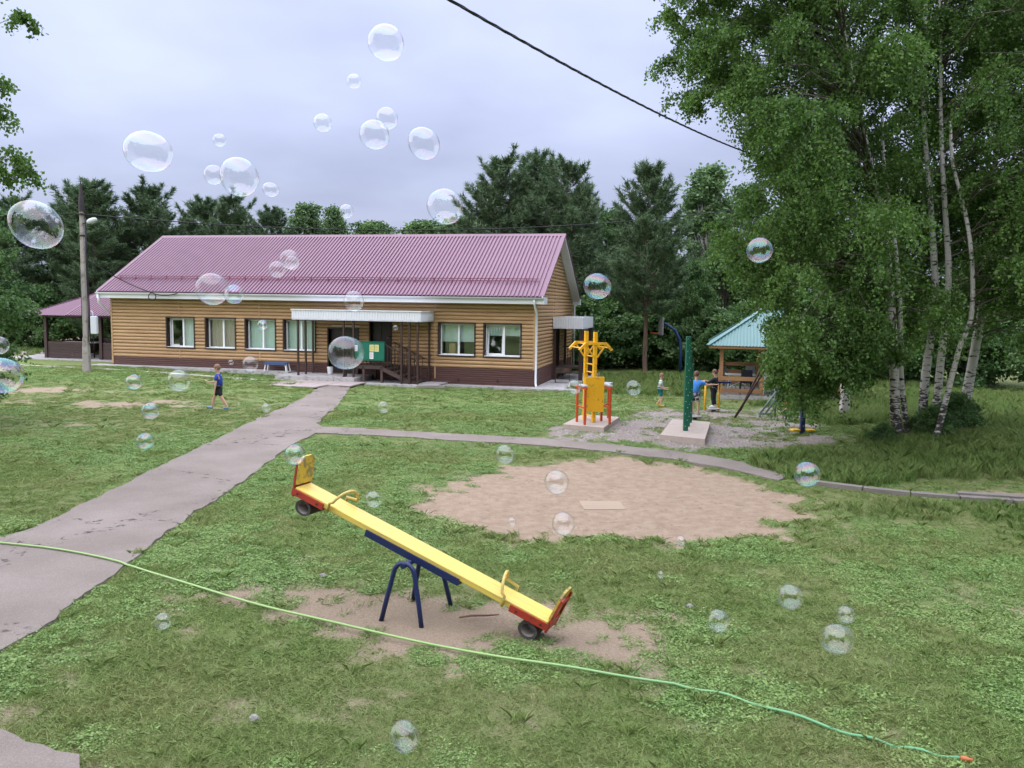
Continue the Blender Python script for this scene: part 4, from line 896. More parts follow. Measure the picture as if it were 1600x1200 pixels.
B().bar((.32, -.12, .95), (.75, .42, .95), .05).build('side_rail', ORP, yf); B().cbox((.75, .42, .47), (.055, .055, .95)).build('side_leg', ORP, yf); B().bar((.35, -.1, .42), (.75, .42, .42), .04).build('side_rail', ORP, yf)
B().cbox((.52, .15, 1.01), (.3, .62, .05), (0, 0, R(-37)), bevel=.015).build('seat', MATS['pad_grey'], yf)
gp = empty('green_posts', (4.5, 21.1, .14), R(0), label='row of green pull-up posts drilled with pale holes', cat='exercise frame')
BOLT = M('bolt_pale', (.6, .66, .62), .4)
gps = [(-.02, -.05, 2.42), (.19, .72, 2.02), (.40, 1.45, 1.62)]
for x, y, h in gps:
    o = B().cbox((x, y, h/2), (.12, .12, h), bevel=.01).build('post', GRN, gp)
    bb = B(); n_ = int(h/.16)
    for k_ in range(n_):
        z = .12+k_*.16; bb.cbox((x+.0+(.025 if k_ % 2 else -.025), y-.062, z), (.016, .006, .016)); bb.cbox((x+.062, y+(.025 if k_ % 2 else -.025), z), (.006, .014, .018))
    bb.build('hole', BOLT, o)
for z0_, z1_, a, b in ((1.95, 1.95, 0, 1), (1.5, 1.5, 1, 2)): B().tube([(gps[a][0], gps[a][1], z0_), (gps[b][0], gps[b][1], z1_)], .025, 8).build('bar', GRN, gp)
# balance discs / waist twisters under the two boys
def disc(x, y, lb, post=None):
    o = empty('twister', (x, y, 0), label=lb, cat='exercise machine', group='standing twister discs')
    B().tube([(0, 0, -.05), (0, 0, .08)], .06, 10).build('stem', DM, o); B().tube([(0, 0, .08), (0, 0, .11), (0, 0, .12)], [.2, .21, .19], 18).build('disc', M('disc_grey', (.33, .31, .3), .6), o)
    if post:
        B().tube([(post[0], post[1], -.05), (post[0], post[1], .9)], .035, 8).build('post', YF, o); B().tube([(post[2], post[3], -.05), (post[2], post[3], .9)], .035, 8).build('post', YF, o)
        B().bar((post[0]+.02, post[1], .93), (post[2]+.35, post[3]-.1, .93), .14, .05).build('hand_plate', NAVY, o)
    return o
disc(5.42, 24.2, 'round stepping disc under the boy in the bright blue shirt'); disc(6.43, 26.1, 'stepping disc with yellow posts under the boy in black', (-.22, .25, .22, .25))
# basketball stand
hb = empty('basketball_stand', (8.03, 39.4, 0), 0, label='dark blue curved basketball post with a board seen edge on', cat='basketball stand')
B().tube([(0, 0, 0), (0, 0, 1.2), (-.06, 0, 1.75), (-.3, 0, 2.2), (-.75, 0, 2.5), (-.92, 0, 2.52)], .07, 10).build('post', M('hoop_blue', (.01, .03, .10), .5), hb)
B().cbox((-.98, 0, 2.4), (.05, 1.1, .85)).build('backboard', M('backboard_grey', (.15, .155, .155), .8), hb)
B().tube([(-1.02-.22+.22*math.cos(a), .22*math.sin(a), 2.05) for a in np.linspace(0, 2*math.pi, 17)], .012, 6).build('rim', ORP, hb)
# leaning swing-frame leg, blue post with yellow foot, concrete post, grey-green slanting bars
sw = empty('swing_frame', (6.65, 24.55, 0), 0, label='brown steel swing frame half hidden behind birch leaves', cat='swing frame')
SWB = M('swing_brown', (.05, .03, .026), .5)
B().tube([(0, 0, -.05), (1.15, -.8, 2.45)], .035, 8).build('leg', SWB, sw); B().tube([(2.3, -.9, -.05), (1.15, -.8, 2.45)], .035, 8).build('leg', SWB, sw)
B().tube([(1.15, -.8, 2.45), (1.75, 1.7, 2.45)], .04, 8).build('top_bar', SWB, sw); B().tube([(.65, 1.75, -.05), (1.75, 1.7, 2.45)], .035, 8).build('leg', SWB, sw); B().tube([(2.85, 1.6, -.05), (1.75, 1.7, 2.45)], .035, 8).build('leg', SWB, sw)
bp = empty('blue_post', (7.42, 20.87, tz(7.42, 20.87)), 0, label='dark blue post with a yellow foot rest under the birch branches', cat='post')
B().cbox((0, 0, .6), (.11, .11, 1.3), bevel=.01).build('post', NAVY, bp)
for sx in (-1, 1): B().cbox((sx*.19, 0, .10), (.22, .2, .05), (0, 0, .2), bevel=.012).build('foot_rest', YF, bp)
B().cbox((0, .1, 1.1), (.5, .1, .1)).build('hand_bar', NAVY, bp)
cp = empty('concrete_post', (10.22, 25.2, 0), R(5), label='squat pale concrete post standing left of the birch trunks', cat='post')
s = B(); s.cbox((0, 0, .5), (.26, .2, 1.1), bevel=.03); s.build('shaft', CONC2, cp); B().cbox((0, 0, .04), (.42, .38, .16), bevel=.03).build('footing', CONC, cp)
sb = empty('climbing_bars', (7.55, 24.9, 0), R(0), label='three slanting grey-green bars beside the crouching child', cat='climbing frame')
SLB = M('bar_greygreen', (.12, .18, .17), .4)
for k_ in range(3): B().tube([(k_*.16, -.0, .12), (.55+k_*.16, .2, .82)], .03, 8).build('bar', SLB, sb)
B().tube([(.5, .2, .8), (1.0, .2, .8)], .03, 8).build('cross_bar', SLB, sb)
for x in (.52, .98): B().tube([(x, .2, -.05), (x, .2, .82)], .03, 8).build('leg', SLB, sb)
B().tube([(-.05, 0, .12), (.4, 0, .12)], .03, 8).build('cross_bar', SLB, sb)
for x in (.0, .35): B().tube([(x, 0, -.05), (x, 0, .12)], .03, 8).build('leg', SLB, sb)

# ------------------------------------------------------------------ gazebo
gz = empty('gazebo', (10.05, 31.3, 0), R(-14), label='open wooden gazebo with turquoise hipped metal roof', cat='gazebo')
TW = wood('gazebo_timber', (.40, .21, .10), (.25, .125, .06), .7); TEAL = M('teal_roof', (.095, .205, .195), .4, .08, 1.5, spec=.5)
gx, gy_ = 2.05, 1.7
B().box(-gx-.1, gx+.1, -gy_-.1, gy_+.1, -.1, .14).build('floor_slab', CONC, gz)
for x in (-gx, -.62, .62, gx):
    for y in (-gy_, gy_): B().cbox((x, y, 1.0), (.13, .13, 1.75)).build('post', TW, gz)
for y in (-gy_, gy_): B().bar((-gx-.15, y, 1.86), (gx+.15, y, 1.86), .1, .12).build('beam', TW, gz)
for x in (-gx, gx): B().bar((x, -gy_, 1.85), (x, gy_, 1.85), .1, .12).build('beam', TW, gz)
for x0_, x1_ in ((-gx, -.62), (.62, gx)):
    for z in (.30, .74): B().cbox(((x0_+x1_)/2, -gy_-.08, z), (x1_-x0_+.1, .035, .15)).build('rail_board', TW, gz)
for z in (.30, .74, 1.05): B().cbox((0, gy_+.08, z), (2*gx, .035, .14)).build('rail_board', TW, gz)
for x in (-gx-.08, gx+.08):
    for z in (.30, .74): B().cbox((x, 0, z), (.035, 2*gy_, .15)).build('rail_board', TW, gz)
ze, zr = 1.93, 3.28; ex, ey, rx = gx+.5, gy_+.5, .55
def hip(parent, axis):
    n = 44; s = B()
    for sg in (-1, 1):
        for i in range(n):
            def P(t, hh):
                if axis == 'x':
                    q = -ex+2*ex*t; f = min(1, (ex-abs(q))/(ex-rx)); return (q, sg*ey, ze+hh), (q, sg*ey*(1-f), ze+(zr-ze)*f+hh)
                q = -ey+2*ey*t; f = (ey-abs(q))/ey; return (sg*ex, q, ze+hh), (sg*(ex-(ex-rx)*f), q, ze+(zr-ze)*f+hh)
            t0, t1, t2, t3 = i/n, (i+.4)/n, (i+.6)/n, (i+1)/n
            for (ta, ha), (tb_, hb_) in (((t0, 0), (t1, .022)), ((t1, .022), (t2, .022)), ((t2, .022), (t3, 0))):
                a0, a1 = P(ta, ha); b0, b1 = P(tb_, hb_); s.add([a0, b0, b1, a1], [(0, 1, 2, 3)])
    s.build('roof', TEAL, parent)
hip(gz, 'x'); hip(gz, 'y')
for sx in (-1, 1):
    for sy in (-1, 1): B().bar((sx*ex, sy*ey, ze+.03), (sx*rx, 0, zr+.04), .16, .03).build('hip_cap', TEAL, gz)
B().bar((-rx, 0, zr+.045), (rx, 0, zr+.045), .2, .03).build('ridge_cap', TEAL, gz)
ev = B(); ev.bar((-ex+.05, -ey+.06, ze-.05), (ex-.05, -ey+.06, ze-.05), .03, .07); ev.bar((-ex+.05, ey-.06, ze-.05), (ex-.05, ey-.06, ze-.05), .03, .07); ev.bar((-ex+.06, -ey+.05, ze-.05), (-ex+.06, ey-.05, ze-.05), .03, .07); ev.bar((ex-.06, -ey+.05, ze-.05), (ex-.06, ey-.05, ze-.05), .03, .07); ev.build('eave_board', TW, gz)
def gw(x, y, z=.14): q = Matrix.Translation((10.05, 31.3, 0)) @ Matrix.Rotation(R(-14), 4, 'Z') @ Vector((x, y, z)); return tuple(q)
def table(x, y, w_, lb):
    o = empty('folding_table', gw(x, y), R(-14), label=lb, cat='table', group='white folding tables in the gazebo')
    B().cbox((0, 0, .68), (w_, .6, .045), bevel=.01).build('table_top', WHITE, o)
    for sx in (-1, 1): B().tube([(sx*w_*.36, -.24, .66), (sx*w_*.40, -.24, .12), (sx*w_*.40, -.26, .0)], .018, 6).build('leg', WHITE, o); B().tube([(sx*w_*.36, .24, .66), (sx*w_*.40, .24, 0)], .018, 6).build('leg', WHITE, o); B().tube([(sx*w_*.40, -.24, .2), (0, -.1, .4)], .014, 6).build('brace', WHITE, o)
    return o
table(-1.35, -.75, 1.1, 'white folding table behind the left rails of the gazebo'); table(.2, -.6, 1.1, 'white folding table in the middle opening of the gazebo')
def chair(x, y, rz, m, lb):
    o = empty('chair', gw(x, y), rz-R(10), label=lb, cat='chair', group='plastic chairs in the gazebo')
    B().cbox((0, 0, .43), (.42, .42, .03), bevel=.012).build('seat', m, o)
    B().cbox((0, .2, .68), (.40, .03, .46), (R(-8), 0, 0), bevel=.012).build('backrest', m, o)
    for sx in (-1, 1):
        for sy in (-1, 1): B().bar((sx*.18, sy*.18, .43), (sx*.21, sy*.21, 0), .035).build('leg', m, o)
GREYC = M('chair_grey', (.35, .37, .38), .5); NVC = M('chair_navy', (.02, .025, .04), .5)
chair(-1.75, .3, R(60), GREYC, 'grey chair with tall back at the left corner of the gazebo'); chair(-1.15, -1.25, R(180), NVC, 'dark chair pushed against the left table in the gazebo'); chair(-.3, -1.15, R(170), WHITE, 'white chair near the gazebo opening'); chair(.25, -1.3, R(190), NVC, 'dark chair standing in the gazebo opening'); chair(-.85, .5, R(20), GREYC, 'grey chair at the back of the gazebo')

# ------------------------------------------------------------------ children
def skin_mesh(name, verts, edges, mat, sub=1):
    """verts: list of (x, y, z, rx, ry); grown with Skin + Subdivision and baked to a plain mesh"""
    me = bpy.data.meshes.new(name+'_s'); me.from_pydata([v[:3] for v in verts], edges, []); o = bpy.data.objects.new(name+'_s', me); col.objects.link(o)
    m = o.modifiers.new('skin', 'SKIN'); m.use_smooth_shade = True; m.branch_smoothing = .3
    for i, v in enumerate(verts): me.skin_vertices[0].data[i].radius = (v[3], v[4] if len(v) > 4 else v[3]); me.skin_vertices[0].data[i].use_root = (i == 0)
    sm = o.modifiers.new('sub', 'SUBSURF'); sm.levels = sub; sm.render_levels = sub
    dg = bpy.context.evaluated_depsgraph_get(); r = bpy.data.meshes.new_from_object(o.evaluated_get(dg)); r.name = name
    bpy.data.objects.remove(o); bpy.data.meshes.remove(me); r.materials.clear(); r.materials.append(mat); return r
SKIN = M('skin', (.56, .33, .24), .5, .06, 5.)
def child(loc, rz, h, J, colors, label, hairc, long_sleeves=False, trousers=False, pattern=None):
    """J: joints in metres for a 1.35 m child: x forward, y to the child's left, z up"""
    k = h/1.35; o = empty('person', loc, rz, label=label, cat='person', group='children playing outside')
    def S(v): return tuple(q*k for q in v)
    pel, ch, nk, hd = J['pel'], J['chest'], J['neck'], J['head']
    hx = Vector(hd)-Vector(nk); fwd = Vector((math.cos(J.get('turn', 0)), math.sin(J.get('turn', 0)), 0))
    top = Vector(hd)+hx.normalized()*.10
    V = [(*pel, .085, .10), (*ch, .085, .115), (*nk, .042, .042), (*(Vector(hd)-hx*.25+fwd*.012), .066, .062), (*(Vector(hd)+hx*.25), .088, .078), (*top, .05, .045), (*(Vector(hd)-hx*.02+fwd*.098), .014, .014)]
    E = [(0, 1), (1, 2), (2, 3), (3, 4), (4, 5), (3, 6)]
    def chain(start, pts):
        a = start
        for q in pts: V.append(q); E.append((a, len(V)-1)); a = len(V)-1
        return a
    for s in ('L', 'R'):
        sh, el, wr, hn = J['sh'+s], J['el'+s], J['wr'+s], J['hand'+s]
        a = chain(1, [(*sh, .048), (*el, .034), (*wr, .024), (*hn, .028, .018)])
        d = (Vector(hn)-Vector(wr)).normalized(); sd = d.cross(Vector((0, 0, 1)));  sd = sd.normalized() if sd.length > .1 else Vector((0, 1, 0)); dn = d.cross(sd)*(.35 if s == 'L' else -.35)
        for q, ln in ((-.021, .055), (-.007, .065), (.007, .062), (.021, .048)):
            b = Vector(hn)+sd*q+d*.025; chain(a, [(*b, .009), (*(b+d*ln*.5+dn*.01), .008), (*(b+d*ln+dn*.04), .006)])
        b = Vector(hn)-d*.01+sd*.03; chain(a, [(*b, .010), (*(b+sd*.02+d*.03), .008)])
        hp, kn, an, toe = J['hip'+s], J['kn'+s], J['an'+s], J['toe'+s]
        chain(0, [(*hp, .068), (*kn, .048), (*((Vector(kn)*.6+Vector(an)*.4)), .046), (*an, .03), (*(Vector(toe)*.5+Vector(an)*.5-Vector((0, 0, .01))), .03), (*toe, .026, .02)])
    link('body', skin_mesh('body', [(*S(v[:3]), v[3]*k, (v[4] if len(v) > 4 else v[3])*k) for v in V], E, SKIN), o)
    # shirt
    V = [(pel[0], pel[1], pel[2]+.0, .118, .14), (*((Vector(pel)+Vector(ch))/2), .118, .145), (*ch, .122, .152), (*(Vector(nk)-Vector((0, 0, .035))), .07, .085)]; E = [(0, 1), (1, 2), (2, 3)]
    for s in ('L', 'R'):
        sh, el, wr = Vector(J['sh'+s]), Vector(J['el'+s]), Vector(J['wr'+s])
        a = chain(2, [(*sh, .074), (*(sh.lerp(el, .75)), .062)])
        if long_sleeves: chain(a, [(*el, .048), (*(el.lerp(wr, .95)), .036)])
    shirt = link('shirt', skin_mesh('shirt', [(*S(v[:3]), v[3]*k, (v[4] if len(v) > 4 else v[3])*k) for v in V], E, colors[0]), o)
    V = [(pel[0], pel[1], pel[2]+.02, .098, .118)]; E = []
    for s in ('L', 'R'):
        hp, kn, an = Vector(J['hip'+s]), Vector(J['kn'+s]), Vector(J['an'+s])
        a = chain(0, [(*hp, .085), (*(hp.lerp(kn, .85)), .072)])
        if trousers: chain(a, [(*(kn.lerp(an, .1)), .064), (*(kn.lerp(an, .92)), .055)])
    link('trousers' if trousers else 'shorts', skin_mesh('shorts', [(*S(v[:3]), v[3]*k, (v[4] if len(v) > 4 else v[3])*k) for v in V], E, colors[1]), o)
    for s in ('L', 'R'):
        an, toe = Vector(J['an'+s]), Vector(J['toe'+s]); d = (toe-an); heel = an - Vector((d.x, d.y, 0)).normalized()*.035; low = min(toe.z, an.z-.035)
        V = [(heel.x, heel.y, max(an.z-.035, .03), .036, .034), (*((an*.45+toe*.55)), .04, .038), (toe.x+d.x*.15, toe.y+d.y*.15, toe.z, .034, .036)]; E = [(0, 1), (1, 2)]
        if len(colors) > 3: V.append((*(an+Vector((0, 0, .05))), .04, .04)); E.append((0, 3))
        link('shoe', skin_mesh('shoe', [(*S(v[:3]), v[3]*k, v[4]*k) for v in V], E, colors[2]), o)
    c = Vector(S(Vector(hd)+hx*.22)); hm_ = B(); n1, n2 = 14, 9; r = .099*k; vs = []
    for i in range(n2):
        for j in range(n1):
            a = 2*math.pi*j/n1; th = (i/(n2-1))*R(118)*(1.0 - .36*max(0, math.cos(a)))
            q = Vector((math.sin(th)*math.cos(a), math.sin(th)*math.sin(a)*.93, math.cos(th)*1.12))*r*(1+.05*random.random())
            q = Matrix.Rotation(J.get('turn', 0), 3, 'Z') @ q; vs.append(tuple(c+q))
    hm_.smooth = True; hm_.add(vs, [(i*n1+j, (i+1)*n1+j, (i+1)*n1+(j+1) % n1, i*n1+(j+1) % n1) for i in range(n2-1) for j in range(n1)]); hm_.build('hair', hairc, o)
    hq = Vector(S(hd)); fw = fwd; sdv = Vector((-fw.y, fw.x, 0)); ey = B()
    for sg in (-1, 1): ey.cbox(tuple(hq+fw*.088*k+sdv*.032*k*sg+Vector((0, 0, .018*k))), (.014*k, .016*k, .012*k))
    ey.build('eyes', M('eye_dark', (.03, .02, .015), .3), o)
    mo = B(); mo.cbox(tuple(hq+fw*.080*k-Vector((0, 0, .045*k))), (.012*k, .012*k, .008*k) if abs(fw.y) > .7 else (.012*k, .035*k, .008*k)); mo.build('mouth', M('lips', (.42, .16, .14), .5), o)
    ea = B()
    for sg in (-1, 1): ea.cbox(tuple(hq+sdv*.082*k*sg+Vector((0, 0, .005*k))), (.03*k, .018*k, .045*k), bevel=.006*k)
    ea.build('ears', SKIN, o)
    return o
HB = M('hair_brown', (.11, .062, .036), .6, .25, 30.); HL2 = M('hair_light_brown', (.20, .11, .06), .6, .25, 30.); HD_ = M('hair_dark', (.045, .028, .02), .6, .25, 30.)
SBL = M('tshirt_royal_blue', (.02, .055, .30), .8, .15, 8.); SHD = M('shorts_dark', (.012, .018, .016), .8, .2, 8.); SSKY = M('tshirt_bright_blue', (.055, .25, .70), .8, .12, 8.); BLK = M('tracksuit_black', (.010, .011, .016), .8, .25, 9.)
TEALS = M('shorts_teal', (.01, .17, .16), .8, .12, 8.); YSH = M('boots_yellow', (.62, .36, .03), .5); BSH = M('shoe_blue', (.12, .25, .42), .6); GSH = M('shoe_grey', (.30, .29, .30), .6); WSH = M('shoe_white', (.62, .64, .66), .6)
def bands(name, cols, scale):
    m, n, l = new_mat(name); out = node(n, 'ShaderNodeOutputMaterial'); p = node(n, 'ShaderNodeBsdfPrincipled', Roughness=.8); t = node(n, 'ShaderNodeTexCoord'); s = node(n, 'ShaderNodeSeparateXYZ'); l.new(t.outputs['Object'], s.inputs[0])
    r = node(n, 'ShaderNodeMapRange'); r.inputs['From Min'].default_value = scale[0]; r.inputs['From Max'].default_value = scale[1]; l.new(s.outputs[2], r.inputs['Value'])
    cr = node(n, 'ShaderNodeValToRGB'); cr.color_ramp.interpolation = 'CONSTANT'; l.new(r.outputs[0], cr.inputs[0])
    for i, (pos, c) in enumerate(cols):
        e = cr.color_ramp.elements[i] if i < 2 else cr.color_ramp.elements.new(pos)
        e.position = pos; e.color = tuple(c)+(1,)
    l.new(cr.outputs[0], p.inputs['Base Color']); l.new(p.outputs[0], out.inputs[0]); return m
W_, G_, P_ = (.58, .70, .70), (.13, .15, .17), (.45, .25, .28)
STRIPE = bands('tshirt_striped', [(0, W_), (.30, G_), (.40, W_), (.46, P_), (.54, (.35, .55, .52)), (.66, W_), (.72, (.30, .42, .42)), (.80, W_)], (.46, .95))
def camo():
    m, n, l = new_mat('shorts_patterned'); out = node(n, 'ShaderNodeOutputMaterial'); p = node(n, 'ShaderNodeBsdfPrincipled', Roughness=.8); t = node(n, 'ShaderNodeTexCoord'); v = node(n, 'ShaderNodeTexVoronoi', Scale=14.0); l.new(t.outputs['Object'], v.inputs['Vector'])
    cr = node(n, 'ShaderNodeValToRGB'); cr.color_ramp.interpolation = 'CONSTANT'; sp = node(n, 'ShaderNodeSeparateXYZ'); l.new(v.outputs['Color'], sp.inputs[0]); l.new(sp.outputs[0], cr.inputs[0])
    for i, (pos, c) in enumerate([(0, (.02, .02, .03)), (.4, (.30, .31, .32)), (.62, (.10, .10, .11)), (.8, (.55, .55, .55))]):
        e = cr.color_ramp.elements[i] if i < 2 else cr.color_ramp.elements.new(pos); e.position = pos; e.color = tuple(c)+(1,)
    l.new(cr.outputs[0], p.inputs['Base Color']); l.new(p.outputs[0], out.inputs[0]); return m
CAMO = camo()
base = dict(pel=(0, 0, .66), chest=(.01, 0, .93), neck=(.01, 0, 1.09), head=(.03, 0, 1.22), shL=(.0, .145, 1.03), shR=(.0, -.145, 1.03))
def J(**k): d = dict(base); d.update(k); return d
# boy striding left, one forearm stretched forward
child((-8.72, 24.43, tz(-8.72, 24.43)+.045), R(180), 1.35, J(elL=(.02, .20, .80), wrL=(.05, .21, .60), handL=(.06, .21, .52), elR=(.14, -.19, .82), wrR=(.34, -.17, .78), handR=(.41, -.165, .82),
      hipL=(.0, .075, .63), knL=(-.12, .08, .35), anL=(-.28, .085, .09), toeL=(-.17, .09, .03), hipR=(.02, -.075, .63), knR=(.17, -.08, .35), anR=(.24, -.08, .06), toeR=(.38, -.08, .045)),
      [SBL, SHD, BSH], 'boy in royal blue shirt and dark shorts striding left across the lawn', HL2)
# small boy in striped shirt and yellow boots
child((4.87, 26.95, .04), R(-12), 1.10, J(elL=(.0, .19, .80), wrL=(.19, .16, .74), handL=(.26, .15, .76), elR=(.0, -.19, .80), wrR=(.20, -.16, .72), handR=(.27, -.15, .72),
      hipL=(.0, .075, .63), knL=(.05, .08, .36), anL=(-.10, .08, .10), toeL=(-.02, .085, .03), hipR=(.0, -.075, .63), knR=(.07, -.08, .36), anR=(.03, -.08, .07), toeR=(.16, -.085, .03)),
      [STRIPE, TEALS, YSH, 1], 'small boy in striped shirt, teal shorts and yellow boots', HL2)
# boy in bright blue shirt seen from behind, arms to the right
child((5.42, 24.2, .135), R(70), 1.30, J(elL=(.10, .20, .93), wrL=(.24, .08, .92), handL=(.31, .03, .92), elR=(.06, -.32, .93), wrR=(.16, -.50, .95), handR=(.19, -.57, .95), turn=R(-25),
      hipL=(.0, .075, .63), knL=(.02, .085, .36), anL=(.0, .09, .07), toeL=(.13, .11, .03), hipR=(.0, -.075, .63), knR=(.02, -.085, .36), anR=(.0, -.09, .07), toeR=(.13, -.11, .03)),
      [SSKY, CAMO, GSH], 'boy in bright blue shirt and patterned shorts seen from behind', HB)
# boy in black tracksuit facing the one in blue
child((6.43, 26.1, .135), R(150), 1.22, J(pel=(.02, 0, .66), chest=(-.03, 0, .93), neck=(-.03, 0, 1.09), head=(.0, 0, 1.22), shL=(-.03, .145, 1.03), shR=(-.03, -.145, 1.03), elL=(.16, .18, .88), wrL=(.32, .14, .92), handL=(.39, .13, .93), elR=(.12, -.20, .86), wrR=(.30, -.18, .90), handR=(.37, -.17, .91),
      hipL=(.02, .075, .63), knL=(.03, .09, .36), anL=(-.02, .10, .07), toeL=(.11, .11, .03), hipR=(.02, -.075, .63), knR=(.03, -.09, .36), anR=(-.02, -.10, .07), toeR=(.11, -.11, .03)),
      [BLK, BLK, WSH], 'boy in black tracksuit and white shoes beside the gazebo', HB, long_sleeves=True, trousers=True)
# crouching child mostly behind the leaves
child((8.25, 24.2, .03), R(200), 1.15, J(pel=(-.05, 0, .30), chest=(.10, 0, .54), neck=(.17, 0, .68), head=(.22, 0, .80), shL=(.10, .14, .62), shR=(.10, -.14, .62), elL=(.24, .18, .48), wrL=(.36, .10, .36), handL=(.42, .08, .33), elR=(.24, -.18, .48), wrR=(.36, -.10, .36), handR=(.42, -.08, .33),
      hipL=(-.03, .08, .28), knL=(.24, .13, .36), anL=(.06, .13, .07), toeL=(.19, .14, .03), hipR=(-.03, -.08, .28), knR=(.24, -.13, .36), anR=(.06, -.13, .07), toeR=(.19, -.14, .03)),
      [M('shirt_red', (.45, .05, .05), .8), NAVY, WSH], 'crouching child in dark trousers half hidden behind birch leaves', HD_, trousers=True)

# ------------------------------------------------------------------ vegetation
def tube_np(paths, n=5):
    """many tapered tubes -> verts, quads; paths: list of (pts(k,3), radii(k))"""
    V, Q, b = [], [], 0
    ang = np.arange(n)*2*np.pi/n; ca, sa = np.cos(ang), np.sin(ang)
    for P, r in paths:
        P = np.asarray(P, float); r = np.asarray(r, float); k = len(P); t = np.gradient(P, axis=0); t /= np.linalg.norm(t, axis=1)[:,None]+1e-9
        ref = np.where(np.abs(t[:,2:3]) < .95, np.array([[0, 0, 1.]]), np.array([[1., 0, 0]])); u = np.cross(ref, t); u /= np.linalg.norm(u, axis=1)[:,None]+1e-9; w = np.cross(t, u)
        V.append((P[:,None,:] + (u[:,None,:]*ca[None,:,None] + w[:,None,:]*sa[None,:,None])*r[:,None,None]).reshape(-1, 3))
        i, j = np.meshgrid(np.arange(k-1), np.arange(n), indexing='ij'); j2 = (j+1) % n
        Q.append((b + np.stack([i*n+j, i*n+j2, (i+1)*n+j2, (i+1)*n+j], -1)).reshape(-1, 4)); b += k*n
    return np.concatenate(V), np.concatenate(Q)
def bark(name, c, d, scale, birch=False):
    m, n, l = new_mat(name); out = node(n, 'ShaderNodeOutputMaterial'); p = node(n, 'ShaderNodeBsdfPrincipled', Roughness=.85); t = node(n, 'ShaderNodeTexCoord'); mp = node(n, 'ShaderNodeMapping'); l.new(t.outputs['Object'], mp.inputs['Vector']); mp.inputs['Scale'].default_value = scale
    nz = node(n, 'ShaderNodeTexNoise', Scale=1.0, Detail=7.0, Roughness=.65); l.new(mp.outputs[0], nz.inputs['Vector'])
    r = node(n, 'ShaderNodeValToRGB'); l.new(nz.outputs['Fac'], r.inputs[0])
    if birch:
        z = node(n, 'ShaderNodeSeparateXYZ'); l.new(t.outputs['Object'], z.inputs[0]); mr = node(n, 'ShaderNodeMapRange'); mr.inputs['From Min'].default_value = 0.0; mr.inputs['From Max'].default_value = 1.7; mr.inputs['To Min'].default_value = -.26; mr.inputs['To Max'].default_value = .0
        l.new(z.outputs[2], mr.inputs['Value']); ad = node(n, 'ShaderNodeMath', operation='ADD'); l.new(nz.outputs['Fac'], ad.inputs[0]); l.new(mr.outputs[0], ad.inputs[1]); l.new(ad.outputs[0], r.inputs[0])
        r.color_ramp.elements[0].position = .37; r.color_ramp.elements[1].position = .45
    else: r.color_ramp.elements[0].position = .35; r.color_ramp.elements[1].position = .65
    r.color_ramp.elements[0].color = tuple(d)+(1,); r.color_ramp.elements[1].color = tuple(c)+(1,)
    l.new(r.outputs[0], p.inputs['Base Color']); b = node(n, 'ShaderNodeBump', Strength=.5, Distance=.03); l.new(nz.outputs['Fac'], b.inputs['Height']); l.new(b.outputs[0], p.inputs['Normal']); l.new(p.outputs[0], out.inputs[0]); return m
BIRCHB = bark('birch_bark', (.50, .48, .44), (.035, .03, .027), (5., 5., 17.), True)
PINEB = bark('pine_bark', (.19, .115, .08), (.085, .062, .05), (9, 9, 2.)); GREYB = bark('grey_bark', (.15, .125, .10), (.06, .05, .04), (9, 9, 2.))
LBIRCH = leaf_mat('birch_leaf', (.036, .088, .02), (.155, .26, .068), .4); LFAR = leaf_mat('broadleaf', (.045, .10, .032), (.145, .245, .085), .32); LPALE = leaf_mat('pale_leaf', (.07, .13, .055), (.18, .28, .115), .32)
LBUSH = leaf_mat('bush_leaf', (.04, .095, .032), (.135, .235, .075), .32); NEEDLE = leaf_mat('pine_needle', (.045, .09, .042), (.145, .215, .105), .2)

def hang_spray(c, r, ntw, nlf, g, drop=.75, size=1.0):
    """leaf positions of one drooping spray around c"""
    out = []
    for _ in range(ntw):
        a = g.uniform(0, 6.283); el = g.uniform(-.35, .75); L_ = r*g.uniform(.45, 1.15); d = np.array([math.cos(a)*math.cos(el), math.sin(a)*math.cos(el), math.sin(el)])
        t = np.sqrt(g.random(nlf)); base = c + d[None]*(t*L_)[:,None]; base[:,2] -= drop*r*t**2.2*g.uniform(.5, 1.3)
        out.append(base + g.normal(size=(nlf, 3))*.055*size)
    return np.concatenate(out)
BCROWN = [[2.9,12.6],[2.95,8.7],[3.15,7.7],[3.8,7.3],[4.3,7.9],[4.7,7.0],[5.1,6.4],[4.8,5.6],[4.0,5.0],[4.0,4.4],[4.9,4.1],[5.5,3.6],[6.0,2.9],[5.6,2.3],[5.9,1.6],[6.3,1.1],[6.9,1.3],[7.2,1.7],[8.1,2.1],[8.6,2.6],[9.3,2.9],[11.3,2.5],[13.6,2.5],[15.5,2.8],[15.5,12.6]]
